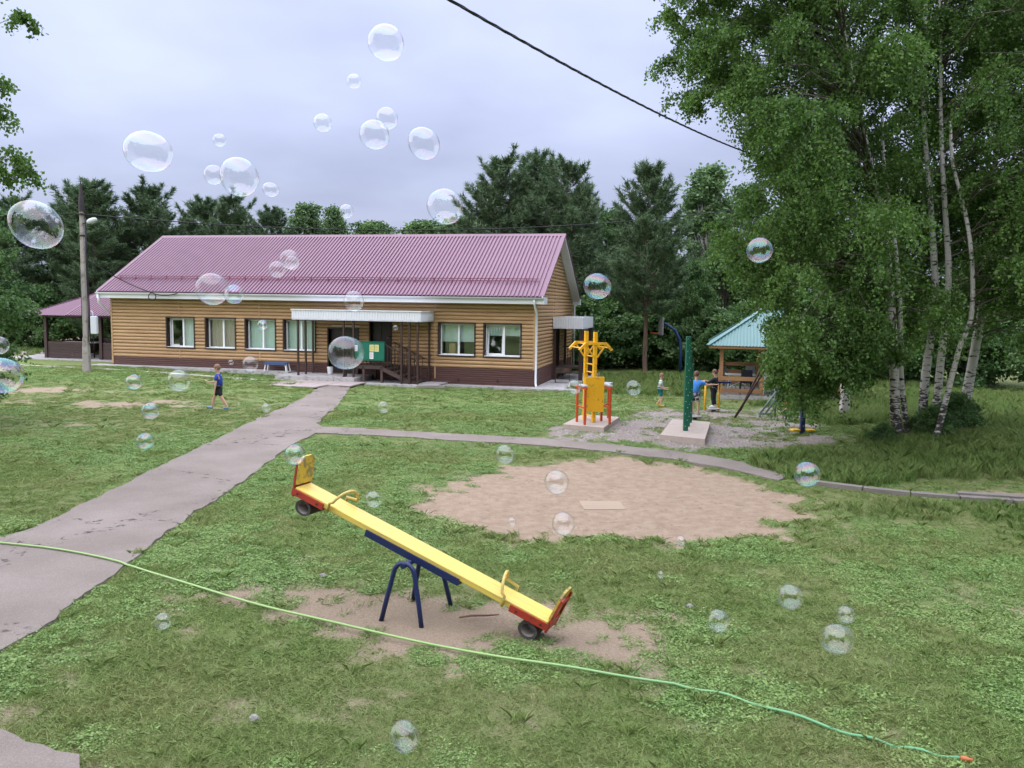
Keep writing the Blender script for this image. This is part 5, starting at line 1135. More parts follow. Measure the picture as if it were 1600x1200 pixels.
TRUNKS = [
 ('tall birch with a white trunk leaning left, frontmost of the clump', 18.8, [(8.97,.1),(8.93,.45),(8.84,1.04),(8.65,2.72),(8.28,4.9),(7.92,6.61),(7.52,7.98),(7.03,9.57),(6.77,10.84),(6.5,12.4)], .118),
 ('birch with dark fissured trunk in the middle of the clump', 19.7, [(9.92,.2),(9.94,1.57),(9.97,3.33),(9.85,4.47),(9.69,6.35),(9.46,7.87),(9.32,9.29),(9.18,10.92),(9.1,12.6)], .112),
 ('straight grey birch standing just right of the middle trunk', 19.3, [(10.0,.2),(10.07,1.86),(10.02,3.94),(9.87,5.63),(9.7,7.54),(9.45,9.42),(9.29,10.9),(9.2,12.0)], .10),
 ('tall birch leaning right with dark base at the clump\'s right end', 21.2, [(11.65,.1),(11.7,.5),(11.92,2.68),(12.01,4.77),(12.07,6.62),(12.1,8.27),(12.13,10.25),(12.14,11.87),(12.2,13.)], .135),
 ('thin white birch slanting up to the right from the clump', 18.3, [(9.45,.1),(9.53,.4),(9.76,1.43),(9.93,2.52),(10.09,3.18),(9.97,4.4),(9.77,5.53),(9.51,6.48),(9.4,7.4)], .068),
 ('slim birch stem close behind the frontmost white trunk', 18.95, [(9.26,.1),(9.22,.4),(9.03,1.62),(8.89,2.79),(8.71,3.95),(8.49,5.38),(8.3,6.6),(8.2,7.6)], .068)]
def build_birches():
    g = np.random.default_rng(5); trunk_pts = []
    for lb, Yd, pts, r0 in TRUNKS:
        P = spline([(x, Yd + .12*math.sin(z*1.1) - .05*(z > 3)*(z-3)*.3, z) for x, z in pts], 6); trunk_pts.append(P)
    sprays = []
    xs = np.array([p[0] for p in BCROWN]); zs = np.array([p[1] for p in BCROWN])
    tries = 0
    while len(sprays) < 560 and tries < 20000:
        tries += 1; x = g.uniform(2.9, 13.2); z = g.uniform(1.0, 12.4)
        sdv = float(sdist(np.array([x]), np.array([z]), BCROWN)[0])
        if sdv < .25: continue
        Yc = 18.9 + g.normal()*1.6 if x > 5 else 18.4 + g.normal()*.9
        if z < 3.2: Yc = 18.3 + g.normal()*1.3
        if x > 7.8 and z < 3.0 and Yc < 19.8: Yc = 20.4 + g.random()*2.4     # low foliage stands behind the trunks
        if 8.2 < x < 12.4 and z > 3.0 and Yc < 18.9 and g.random() < .45: Yc = 20. + g.random()*2.2   # keep the stems visible
        for P in trunk_pts[:5]:      # most sprays in front of a stem are moved behind it
            q = P[np.argmin(np.abs(CAM_H + (P[:,2]-CAM_H)*18.5/P[:,1] - z))]
            if abs(q[0]*18.5/q[1]-x) < .38 and Yc < q[1]+.3 and g.random() < .72: Yc = q[1]+.5+g.random()*1.6
        Yc = min(max(Yc, 15.8), 23.4)
        if sprays and min(np.linalg.norm((np.array([x, Yc, z])-s[0])) for s in sprays) < .28: continue
        # keep the line of sight geometry free: perspective scale of the outline about its own plane
        k = Yc/18.5; xw = x*k; zw = CAM_H + (z-CAM_H)*k
        r = min(.8, .42+.5*sdv) * g.uniform(.85, 1.15)
        if x < 5.6:
            r *= .72
            if g.random() < .25: continue
        sprays.append((np.array([xw, Yc, zw]), r))
    low = [(5.9,1.75),(6.1,1.3),(6.35,1.0),(6.5,1.3),(6.7,1.0),(6.9,1.3),(6.3,1.8),(6.7,1.8),(7.1,1.75),(6.1,2.5),(6.5,2.4),(6.9,2.3),(7.3,2.2),(7.6,2.0),(7.0,2.8),(6.4,3.0),(5.9,2.9),(7.5,2.7),(7.9,2.4),(6.1,1.9),(6.55,.95),(6.85,1.0),(8.0,3.0),(7.6,3.2),(8.3,2.7),(7.5,1.5),(7.9,1.6),(8.2,1.9),(7.3,1.2),(8.5,2.1)]
    for x, z in low: z = z*.72+.95; Yc = 17.6+g.normal()*.5; k = Yc/18.5; sprays.append((np.array([x*k, Yc, CAM_H+(z-CAM_H)*k]), g.uniform(.34, .46)))
    leafs = [[] for _ in TRUNKS]; brs = [[] for _ in TRUNKS]
    for c, r in sprays:
        best, bi, bq = 1e9, 0, 0
        for i, P in enumerate(trunk_pts):
            cand = np.where(P[:,2] < max(2.3, c[2]*.9+.2))[0]; cand = cand[P[cand,2] > 1.7]
            if len(cand) == 0: continue
            d = np.linalg.norm((P[cand]-c)*np.array([1, 1, .8]), axis=1); q = int(np.argmin(d)); dd = d[q]*(1.35 if i >= 4 else 1.0)
            if dd < best: best, bi, bq = dd, i, int(cand[q])
        a = trunk_pts[bi][bq]; Ln = np.linalg.norm(c-a); mid = (a+c)/2 + np.array([0, 0, .2*Ln]) + g.normal(size=3)*.13*Ln; t = np.linspace(0, 1, 8)[:,None]
        P = (1-t)**2*a + 2*t*(1-t)*mid + t*t*c + g.normal(size=(8, 3))*.02*Ln*np.sin(t*math.pi); rr = np.linspace(min(.03, .008+.006*Ln), .004, 8); brs[bi].append((P, rr))
        for _ in range(4):
            e = c + g.normal(size=3)*r*.5; e[2] -= r*.25; m = (c+e)/2+np.array([0, 0, .05]); brs[bi].append(((1-t[::2])**2*c + 2*t[::2]*(1-t[::2])*m + t[::2]**2*e, np.linspace(.006, .003, 4)))
        Lp = hang_spray(c, r*1.08, int(10+9*r), 70, g, 1.0)
        leafs[bi].append((Lp, np.full(len(Lp), g.uniform(-.15, .15))))
    for i, (lb, Yd, pts, r0) in enumerate(TRUNKS):
        P = trunk_pts[i]; o0 = P[0].copy(); zr = P[:,2]; rad = r0*np.clip(1-zr/13.5, .12, 1)*(1+.35*np.exp(-(zr-.1)/.35))
        o = empty('birch_tree', tuple(o0), label=lb, cat='tree', group='birch clump on the mound')
        V, Q = tube_np([(P-o0, rad)], 12); me = fast_mesh('trunk', V, Q, BIRCHB, smooth=True); tr = link('trunk', me, o)
        if brs[i]:
            V, Q = tube_np([(p-o0, r) for p, r in brs[i]], 5); link('branches', fast_mesh('branches', V, Q, GREYB, smooth=True), o)['kind'] = 'stuff'
        if leafs[i]:
            C = np.concatenate([a for a, b in leafs[i]])-o0; T = np.clip(np.concatenate([b for a, b in leafs[i]]) + g.beta(2, 2, len(C)), 0, 1)
            v, q, t = leaves(C, .066, .45, T, g); link('crown', fast_mesh('crown', v, q, LBIRCH, t), o)
build_birches()

def broadleaf(seed, H_, W__, nsp, nlf, lsize, mat, base_z=.12, barkm=GREYB, narrow=False):
    """trunk, limbs and a crown of leaf sprays; returns meshes"""
    g = np.random.default_rng(seed); P = np.stack([np.cumsum(g.normal(size=9)*.04*H_/9), np.cumsum(g.normal(size=9)*.04*H_/9), np.linspace(-.1, H_*.93, 9)], 1); P[0,:2] = 0
    tubes = [(P, np.linspace(H_*.017+.03, .02, 9))]; C, T = [], []
    for k_ in range(nsp):
        f = base_z + (1-base_z)*g.random()**.85; prof = (math.sin(min(1, (f-base_z)/(1-base_z)*1.02+.06)*math.pi))**.7 if not narrow else (1.02-f)**.6*min(1, (f-base_z)*5+.3)
        a = g.uniform(0, 6.283); rr = W__/2*max(.14, prof)*math.sqrt(g.uniform(.12, 1)); c = np.array([math.cos(a)*rr, math.sin(a)*rr, H_*f]); c[:2] += np.interp(c[2], P[:,2], P[:,0]), np.interp(c[2], P[:,2], P[:,1])
        at = P[max(1, min(7, int(f*.75*8)))]; t = np.linspace(0, 1, 5)[:,None]; mid = (at+c)/2+np.array([0, 0, .1*rr]); tubes.append(((1-t)**2*at+2*t*(1-t)*mid+t*t*c, np.linspace(.03, .008, 5)*H_/9))
        L_ = hang_spray(c, W__*.17*g.uniform(.7, 1.3), 7, nlf//7, g, .35, lsize/.08); C.append(L_); T.append(np.clip(g.normal()*.16 + g.beta(2, 2, len(L_)), 0, 1))
    v, q, t = leaves(np.concatenate(C), lsize, .15, np.concatenate(T), g); V, Q = tube_np(tubes, 6)
    return fast_mesh('trunk', V, Q, barkm, smooth=True), fast_mesh('crown', v, q, mat, t)
def pine(seed, H_, spread, bare, nwh, bent=.02, tuft=11, sparse=1.0):
    g = np.random.default_rng(seed); P = np.stack([np.cumsum(g.normal(size=10)*bent*H_/10), np.cumsum(g.normal(size=10)*bent*H_/10), np.linspace(-.1, H_*.985, 10)], 1); P[0,:2] = 0
    tubes = [(P, np.linspace(.0105*H_+.02, .015, 10))]; cs, ds = [], []
    for w_ in range(nwh):
        f = bare + (1-bare)*(w_+g.uniform(-.6, 1.4))/nwh; f = min(max(f, bare), .985); z = f*H_; cx_, cy_ = np.interp(z, P[:,2], P[:,0]), np.interp(z, P[:,2], P[:,1])
        u = (f-bare)/(1-bare); prof = (1-u)**.6*min(1, .5+u*2.2)+.09
        nb_ = int(g.integers(4, 7)); a0 = g.uniform(0, 6.283)
        for b_ in range(nb_):
            z = min(f+g.normal()*.018, .985)*H_; a = a0+6.283*b_/nb_+g.normal()*.4; Lb = spread*prof*g.uniform(.6, 1.2); rise = g.uniform(.1, .55)+.6*u; t = np.linspace(0, 1, 6)
            bx = np.stack([cx_+math.cos(a)*Lb*t, cy_+math.sin(a)*Lb*t, z+Lb*(rise*t**1.5-.18*t*(1-t)*2)], 1); tubes.append((bx, np.linspace(.012+.012*Lb, .006, 6)))
            nt = int((9+22*Lb)*sparse)
            for k_ in range(nt):
                tt = g.uniform(.28, 1.0)**.8; p_ = np.array([np.interp(tt, t, bx[:,i]) for i in range(3)]); sidev = np.array([-math.sin(a), math.cos(a), 0]); sw_ = g.normal()*.28*Lb*(1.15-tt)
                p_ = p_ + sidev*sw_ + np.array([0, 0, abs(g.normal())*.09+.05*abs(sw_)]); cs.append(p_); d = np.array([math.cos(a)*.5, math.sin(a)*.5, .75]) + sidev*np.sign(sw_)*.35 + g.normal(size=3)*.25; ds.append(d/np.linalg.norm(d))
    cs.append(np.array([P[-1,0], P[-1,1], H_])); ds.append(np.array([0, 0, 1.]))
    cs, ds = np.array(cs), np.array(ds); n = len(cs); k = tuft
    C = np.repeat(cs, k, 0); Dd = np.repeat(ds, k, 0); off = g.uniform(-.12, .16, n*k)[:,None]; C = C + Dd*off
    dn = Dd + g.normal(size=C.shape)*.62; dn /= np.linalg.norm(dn, axis=1)[:,None]; ln = g.uniform(.16, .32, n*k)[:,None]; s = np.cross(dn, g.normal(size=C.shape)); s /= np.linalg.norm(s, axis=1)[:,None]+1e-9; wd = .021
    v = np.stack([C-s*wd, C+s*wd, C+dn*ln], 1).reshape(-1, 3); q = np.arange(n*k*3).reshape(-1, 3); tn = np.clip(np.repeat(g.normal(.5, .22, n), k)+g.normal(size=n*k)*.12, 0, 1)
    V, Q = tube_np(tubes, 6); return fast_mesh('trunk', V, Q, PINEB, smooth=True), fast_mesh('crown', v, q, NEEDLE, np.repeat(tn, 3))
PINES = [pine(101, 10.5, 2.4, .14, 27), pine(102, 10.5, 2.7, .12, 25, .04), pine(103, 10.5, 2.2, .2, 26, .03), pine(104, 10.5, 2.3, .30, 24, .03)]
BROAD = [broadleaf(201, 9, 5.0, 120, 230, .17, LFAR), broadleaf(202, 9, 5.6, 130, 230, .17, LFAR, .05), broadleaf(203, 9, 3.4, 110, 180, .14, LPALE, .2, BIRCHB, True), broadleaf(204, 9, 4.2, 110, 220, .15, LPALE, .06)]
BUSH = [broadleaf(301, 3, 3.6, 80, 210, .13, LBUSH, .02), broadleaf(302, 3, 3.2, 80, 210, .12, LBUSH, .02), broadleaf(303, 3, 3.0, 70, 200, .12, LPALE, .02)]
def plant(kind, meshes, x, y, h, h0, lb, cat='tree', group=None, wide=1.0, rz=None):
    o = empty(kind, (x, y, tz(x, y)), rz if rz is not None else (x*7.3+y*3.1) % 6.28, label=lb, cat=cat, group=group); s = h/h0; o.scale = (s*wide, s*wide, s)
    link('trunk', meshes[0], o); link('crown', meshes[1], o); return o
PG, BG, SG = 'pines behind the house', 'broadleaf trees behind the house', 'bushes along the forest edge'
plant('pine_tree', PINES[3], 6.5, 40.3, 9.6, 10.5, 'lone pine with bare orange trunk left of the basketball post', group=PG, wide=1.12)
for x, y, h, k, w_, lb in [(-30.5,51,8.6,1,1.45,'leftmost dark pine above the open shed'), (-27.6,53,9.5,1,1.4,'pine directly left of the lamp pole top'), (-25.2,50,9.6,0,1.45,'pine directly right of the lamp pole top'), (-22.6,52,9.5,1,1.4,'broad pine above the left roof corner'), (-20.3,55,9.3,0,1.35,'pine rising behind the left end of the ridge'), (-17.4,52,9.0,1,1.2,'pointed pine standing apart right of the pine row'), (-15.6,54,8.7,0,1.2,'small pine right of the pointed pine'),
                            (-.6,49,11.3,1,1.25,'tall pine at the left of the group above the house'), (1.4,51,12.0,0,1.2,'tallest pine above the right roof end'), (2.9,48,11.0,1,1.15,'dense pine behind the right gable'), (-2.9,52,8.4,2,1.1,'short pine left of the tall pine group'), (4.3,52,9.5,0,1.1,'pine half hidden between the gable and the lone pine'),
                            (-33.5,47,8.3,1,1.2,'dark pine low at the left behind the near leaves'), (-23.8,47,7.0,2,1.3,'low dark pine behind the shed roof'), (-28.8,46.5,6.5,0,1.35,'low wide pine left of the shed roof')]:
    plant('pine_tree', PINES[k], x, y, h, 10.5, lb, group=PG, wide=w_)
for x, y, h, k, w_, lb in [(-13.9,56,9.3,3,1.2,'pale green tree at the right end of the left tree row'), (-12.4,58,9.4,3,.9,'round tree just left of the bare sky gap'), (-9.6,58,8.5,1,1.3,'low pale treetop showing over the middle of the ridge'), (-6.3,57,8.6,0,1.5,'low treetop peeping over the ridge'), (-4.0,56,8.7,1,1.3,'round treetop over the ridge beside the pines'), (-2.2,59,9.0,3,1.3,'pale treetop left of the short pine'),
                            (4.2,54,10.2,2,1.2,'slim pale birch between the pine group and the lone pine'), (6.2,55,9.4,0,.9,'broad tree behind the lone pine'), (8.6,52,8.2,1,.9,'dark tree above the basketball post'), (11.3,49,11.3,2,1.25,'tall pale birch rising left of the birch clump'), (11.6,46,7.4,1,.85,'bushy tree behind the gazebo roof'), (14.4,44,8.6,0,.95,'broad tree behind the right side of the gazebo'), (18.0,42,8.2,1,.9,'tree seen through the gaps of the birch clump'), (22.0,38,8.5,0,.95,'tree at the right edge behind the birches'), (9.4,43,5.6,0,.8,'low bushy tree left of the gazebo roof'), (26,34,8.5,1,1.0,'outermost tree at the right edge'), (14.0,50,10.5,3,1.0,'tall pale tree behind the gazebo')]:
    plant('birch_tree' if k == 2 else 'broadleaf_tree', BROAD[k], x, y, h, 9.0, lb, group=BG, wide=w_)
bush_spots = [(3.4,43.5,3.4,0,'dark bush right behind the side canopy'), (4.9,44.8,3.9,1,'bush left of the lone pine trunk'), (6.9,45,3.6,0,'bush behind the lone pine trunk'), (8.5,44.5,3.4,1,'bush behind the basketball post'), (9.9,42.5,3.2,2,'pale bush right of the basketball post'), (11.6,41,3.4,0,'bush behind the gazebo left posts'), (13.4,40,3.6,1,'bush behind the gazebo ridge'), (15.5,39,3.5,0,'bush behind the right gazebo rails'), (17.6,38,3.6,1,'bush between gazebo and birch trunks'), (20,36,3.4,0,'bush right of the leaning birch trunk'), (22.5,33.5,3.2,2,'pale bush at the right edge'), (25,31,3.2,1,'bush at the far right edge'),
              (-33,45,3.2,0,'dark bush behind the near left leaves'), (-30.3,49,3.6,1,'dark bush left of the shed posts'), (-27.2,47.5,3.4,0,'dark bush seen through the shed'), (-24.2,49,3.2,1,'dark bush behind the shed half wall'), (-21.4,44.5,1.9,2,'light green bush between the shed and the house wall'), (-36,43,3.6,1,'dark bush at the far left'), (2.2,46,3.6,1,'bush peeping past the gable'), (-39,50,4.5,0,'dark bush beyond the paved yard')]
for x, y, h, k, lb in bush_spots: plant('bush', BUSH[k], x, y, h, 3.0, lb, 'bush', SG, 1.15)
for x, y, h, k, lb in [(9.75,18.9,.75,0,'low dark shrub growing among the birch trunk bases'), (10.6,19.6,.95,1,'shrub behind the slanting thin birch'), (11.3,20.7,.7,0,'small shrub at the foot of the right leaning birch'), (8.45,18.6,.5,1,'small shrub at the foot of the frontmost birch')]: plant('bush', BUSH[k], x, y, h, 3.0, lb, 'bush', 'shrubs under the birches', 1.2)
# a mass of forest behind everything
def forest():
    g = np.random.default_rng(77); C = []; T = []; N = 520
    for _ in range(N):
        x = g.uniform(-75, 60); y = g.uniform(60, 74); h = g.uniform(3.5, 6.8) + 1.0*math.sin(x*.21)
        if abs(x+8.5) < 9: h *= .62
        z = h*np.sqrt(g.random()); L_ = hang_spray(np.array([x, y, z]), 1.5, 7, 26, g, .3, 5.0); C.append(L_); T.append(np.clip(g.normal()*.15+g.beta(2, 2, len(L_)), 0, 1))
    v, q, t = leaves(np.concatenate(C), .42, .1, np.concatenate(T), g); o = link('forest', fast_mesh('forest', v, q, LFAR, t)); tag(o, 'far wood closing the view behind the trees', 'forest', kind='stuff')
forest()
def added_forest_behind():  # unseen leaf mass, added to keep low reflections in bubbles and panes dark
    g = np.random.default_rng(78); C = []; T = []
    for _ in range(620):
        a = g.uniform(R(185), R(355)); d = g.uniform(15, 23); z = g.uniform(9, 16)*np.sqrt(g.random()); L_ = hang_spray(np.array([math.cos(a)*d, math.sin(a)*d, z]), 1.9, 7, 18, g, .3, 6.0); C.append(L_); T.append(np.clip(g.normal()*.15+g.beta(2, 2, len(L_)), 0, 1))
    v, q, t = leaves(np.concatenate(C), .6, .1, np.concatenate(T), g); o = link('forest', fast_mesh('forest', v, q, LFAR, t)); tag(o, 'unseen wood added behind the camera to darken reflections in the bubbles and windows', 'forest', kind='stuff')
added_forest_behind()
# near trees reaching in from the left edge
def edge_tree(Yd, tx, H_, poly, nsp, lsize, mat, lb, seed, barkm):
    g = np.random.default_rng(seed); P = np.stack([np.full(9, tx)+np.cumsum(g.normal(size=9)*.05), np.full(9, Yd), np.linspace(-.1, H_, 9)], 1); tubes = [(P, np.linspace(.16, .03, 9))]; C, T = [], []; k = 0
    lo_, hi_ = np.min(poly, 0), np.max(poly, 0)
    while k < nsp:
        x, z = g.uniform(lo_[0], hi_[0]), g.uniform(lo_[1], hi_[1]); sdv = float(sdist(np.array([x]), np.array([z]), poly)[0])
        if sdv < .12: continue
        k += 1; c = np.array([x, Yd+g.normal()*.8, z]); at = P[max(1, min(8, int(z*.8/H_*8)))]; t = np.linspace(0, 1, 6)[:,None]; mid = (at+c)/2+np.array([0, 0, .25]); tubes.append(((1-t)**2*at+2*t*(1-t)*mid+t*t*c, np.linspace(.03, .006, 6)))
        L_ = hang_spray(c, min(.7, .25+.5*sdv), 9, 55, g); C.append(L_); T.append(np.clip(g.normal()*.14+g.beta(2, 2, len(L_)), 0, 1))
    o0 = P[0].copy(); o = empty('birch_tree', tuple(o0), label=lb, cat='tree'); V, Q = tube_np([(p-o0, r) for p, r in tubes], 7); link('trunk', fast_mesh('trunk', V, Q, barkm, smooth=True), o)
    v, q, t = leaves(np.concatenate(C)-o0, lsize, .35, np.concatenate(T), g); link('crown', fast_mesh('crown', v, q, mat, t), o)
edge_tree(16, -12.2, 11, [[-13.5,11],[-9.95,11],[-9.75,8.3],[-9.55,6.6],[-9.5,5.6],[-10.0,5.3],[-11,4.8],[-13.5,4.5]], 75, .075, LBIRCH, 'birch branches hanging in at the upper left edge', 15, BIRCHB)
edge_tree(21, -15.2, 8, [[-17,6.4],[-13.3,5.6],[-12.6,4.6],[-12.05,3.6],[-12.15,2.5],[-12.7,2.0],[-13.2,.9],[-17,.7]], 80, .085, LFAR, 'dense leafy tree at the left edge beside the open shed', 16, GREYB)

# ------------------------------------------------------------------ grass
def blade_clump(name, n, h, spread, wide, mat, g, lean=.5, broad=0.0):
    a = g.uniform(0, 6.283, n); r = spread*np.sqrt(g.random(n)); b = np.stack([r*np.cos(a), r*np.sin(a), np.full(n, -.005)], 1)
    hh = h*g.uniform(.5, 1.15, n); d = g.normal(size=(n, 2))*lean; w = wide*g.uniform(.7, 1.3, n); th = g.uniform(0, 6.283, n); s = np.stack([np.cos(th), np.sin(th), np.zeros(n)], 1)*w[:,None]
    mid = b + np.stack([d[:,0]*hh*.35, d[:,1]*hh*.35, hh*.6], 1); tip = b + np.stack([d[:,0]*hh, d[:,1]*hh, hh*.9], 1)
    nb_ = int(n*broad); v = np.stack([b-s*.6, b+s*.6, mid+s, tip, mid-s], 1)
    # broad low leaves of clover and plantain
    if nb_:
        c = b[:nb_] + np.stack([g.normal(size=nb_)*.01, g.normal(size=nb_)*.01, h*g.uniform(.25, .7, nb_)], 1); e = g.uniform(0, 6.283, nb_); dv = np.stack([np.cos(e), np.sin(e), g.normal(size=nb_)*.35], 1)*.012*g.uniform(.5, 1.5, nb_)[:,None]; sv = np.stack([-np.sin(e), np.cos(e), g.normal(size=nb_)*.35], 1)*.0085
        v[:nb_] = np.stack([c-dv, c-dv*.2-sv, c+dv*.6-sv*.8, c+dv, c+dv*.2+sv], 1)
    q = np.arange(n*5).reshape(n, 5); t = np.repeat(np.clip(g.beta(2, 2, n), 0, 1), 5)
    me = fast_mesh(name, v.reshape(-1, 3), q, mat, t); return bpy.data.objects.new(name, me)
def grass_mat(name, dark, light, straw, dryness):
    m, n, l = new_mat(name); out = node(n, 'ShaderNodeOutputMaterial'); p = node(n, 'ShaderNodeBsdfPrincipled', Roughness=.6); p.inputs['Specular IOR Level'].default_value = .25
    a = node(n, 'ShaderNodeAttribute', attribute_name='tint'); mx = node(n, 'ShaderNodeMix', data_type='RGBA'); mx.inputs['A'].default_value = tuple(dark)+(1,); mx.inputs['B'].default_value = tuple(light)+(1,); l.new(a.outputs['Fac'], mx.inputs['Factor'])
    ge = node(n, 'ShaderNodeNewGeometry'); nz = node(n, 'ShaderNodeTexNoise', Scale=.55, Detail=4.0); l.new(ge.outputs['Position'], nz.inputs['Vector']); oi = node(n, 'ShaderNodeObjectInfo')
    ad = node(n, 'ShaderNodeMath', operation='MULTIPLY_ADD'); l.new(oi.outputs['Random'], ad.inputs[0]); ad.inputs[1].default_value = .35; l.new(nz.outputs['Fac'], ad.inputs[2])
    mr = node(n, 'ShaderNodeMapRange'); mr.inputs['From Min'].default_value = .55; mr.inputs['From Max'].default_value = 1.0; mr.inputs['To Max'].default_value = dryness; l.new(ad.outputs[0], mr.inputs['Value'])
    m2 = node(n, 'ShaderNodeMix', data_type='RGBA'); l.new(mr.outputs[0], m2.inputs['Factor']); l.new(mx.outputs['Result'], m2.inputs['A']); m2.inputs['B'].default_value = tuple(straw)+(1,)
    l.new(m2.outputs['Result'], p.inputs['Base Color']); tr = node(n, 'ShaderNodeBsdfTranslucent'); l.new(m2.outputs['Result'], tr.inputs['Color']); ms = node(n, 'ShaderNodeMixShader'); ms.inputs[0].default_value = .25
    l.new(p.outputs[0], ms.inputs[1]); l.new(tr.outputs[0], ms.inputs[2]); l.new(ms.outputs[0], out.inputs[0]); return m
GA = grass_mat('grass_blade', (.13, .20, .052), (.31, .43, .135), (.45, .41, .2), .5); GC = grass_mat('clover', (.11, .20, .053), (.28, .43, .135), (.36, .40, .15), .4); GT = grass_mat('tall_grass_blade', (.08, .15, .036), (.215, .325, .085), (.32, .30, .13), .45)
gg = np.random.default_rng(60)
lawn_c = bpy.data.collections.new('lawn_clumps'); tall_c = bpy.data.collections.new('tall_clumps')
for k_ in range(3): lawn_c.objects.link(blade_clump('a_blades%d' % k_, 70, .036, .12, .0024, GA, gg, 1.1))
for k_ in range(3): lawn_c.objects.link(blade_clump('b_clover%d' % k_, 76, .034, .12, .0028, GC, gg, 1.1, .6))
lawn_c.objects.link(blade_clump('c_tuft', 46, .085, .05, .0034, GA, gg, .8))
for k_ in range(3): tall_c.objects.link(blade_clump('a_tall%d' % k_, 46, .30, .16, .006, GT, gg, .5))
def scatter(name, pts, rot, scl, idx, coll, label):
    me = bpy.data.meshes.new(name); me.vertices.add(len(pts)); me.vertices.foreach_set('co', pts.astype(np.float32).ravel())
    for nm, ty, arr in (('rot', 'FLOAT_VECTOR', rot), ('scl', 'FLOAT', scl), ('idx', 'INT', idx)):
        a = me.attributes.new(nm, ty, 'POINT'); a.data.foreach_set('vector' if ty == 'FLOAT_VECTOR' else 'value', np.ascontiguousarray(arr, np.int32 if ty == 'INT' else np.float32).ravel())
    ng = bpy.data.node_groups.new(name, 'GeometryNodeTree'); ng.interface.new_socket('Geometry', in_out='INPUT', socket_type='NodeSocketGeometry'); ng.interface.new_socket('Geometry', in_out='OUTPUT', socket_type='NodeSocketGeometry')
    N = ng.nodes; Lk = ng.links; gi = N.new('NodeGroupInput'); go = N.new('NodeGroupOutput'); ip = N.new('GeometryNodeInstanceOnPoints'); ci = N.new('GeometryNodeCollectionInfo')
    ci.inputs['Collection'].default_value = coll; ci.inputs['Separate Children'].default_value = True; ci.inputs['Reset Children'].default_value = True; ip.inputs['Pick Instance'].default_value = True
    def na(nm, ty): q = N.new('GeometryNodeInputNamedAttribute'); q.data_type = ty; q.inputs['Name'].default_value = nm; return q.outputs['Attribute']
    Lk.new(gi.outputs[0], ip.inputs['Points']); Lk.new(ci.outputs[0], ip.inputs['Instance']); Lk.new(na('idx', 'INT'), ip.inputs['Instance Index']); Lk.new(na('rot', 'FLOAT_VECTOR'), ip.inputs['Rotation']); Lk.new(na('scl', 'FLOAT'), ip.inputs['Scale']); Lk.new(ip.outputs[0], go.inputs[0])
    o = link(name, me); md = o.modifiers.new('scatter', 'NODES'); md.node_group = ng; tag(o, label, 'grass', kind='stuff'); return o
def ground_z(x, y):
    i = np.clip(np.searchsorted(gxs, x)-1, 0, nx-2); j = np.clip(np.searchsorted(gys, y)-1, 0, ny-2); fx = (x-gxs[i])/(gxs[i+1]-gxs[i]); fy = (y-gys[j])/(gys[j+1]-gys[j])
    return (Zg[i,j]*(1-fx)+Zg[i+1,j]*fx)*(1-fy) + (Zg[i,j+1]*(1-fx)+Zg[i+1,j+1]*fx)*fy
def lawn():
    g = np.random.default_rng(91); X_, Y_ = [], []
    for y0, y1, dens in ((4.3, 8, 190), (8, 13, 150), (13, 19, 95), (19, 26, 55), (26, 36, 26)):
        A = (y1-y0)*(1.36*y1+2); n = int(A*dens); yy = g.uniform(y0, y1, n); xx = g.uniform(-.5, .5, n)*(1.36*y1+2); k = np.abs(xx) < .68*yy+1.0; X_.append(xx[k]); Y_.append(yy[k])
    x = np.concatenate(X_); y = np.concatenate(Y_); sa, di, gv, dr = masks(x, y); bare = np.maximum(np.maximum(sa, di*1.05), gv*.95); n2 = fbm(x, y, .35, 31)
    keep = (g.random(len(x)) > (bare*1.12)**1.3 + (n2-.5)*.4) & (bare + (n2-.5)*.5 < .74) | (g.random(len(x)) < .035*(sa < .5))
    keep &= (sdist(x, y, PATH) < -.0+.30*(n2-.5)) & (sdist(x, y, CORNER) < -.02) & (sdist(x, y, BLD) < -.05) & ~((y > 28) & (sdist(x, y, [bw(-10.6, -2.4), bw(-3.4, -2.0), bw(-3.4, 0), bw(-10.6, 0)]) > 0))
    for poly in ([(1.38, 22.0), (2.43, 21.5), (3.12, 23.65), (2.1, 24.1)], [(3.7, 20.3), (4.67, 19.7), (5.53, 22.75), (4.56, 23.2)], [(7.2, 29.2), (11.9, 29.2), (11.9, 33.4), (7.2, 33.4)]): keep &= sdist(x, y, poly) < -.02
    x, y, dr, n2 = x[keep], y[keep], dr[keep], n2[keep]; n = len(x); clo = fbm(x, y, 1.6, 44); idx = np.where(g.random(n) < ss((clo-.38)/.25), 3+g.integers(0, 3, n), g.integers(0, 3, n)); idx = np.where(g.random(n) < .012+.03*(n2 > .62), 6, idx)
    sdn = sdist(x, y, SAND); idx = np.where((np.abs(sdn+.1) < .3) & (y < 13.5) & (g.random(n) < .22), 6, idx)
    scl = g.uniform(.7, 1.3, n)*(1+.4*ss((y-14)/12))*(1-.35*dr*(idx != 6)); rot = np.stack([g.normal(size=n)*.08, g.normal(size=n)*.08, g.uniform(0, 6.283, n)], 1)
    scatter('grass', np.stack([x, y, ground_z(x, y)], 1), rot, scl, idx, lawn_c, 'short patchy lawn grass and clover'); return n
n_lawn = lawn()
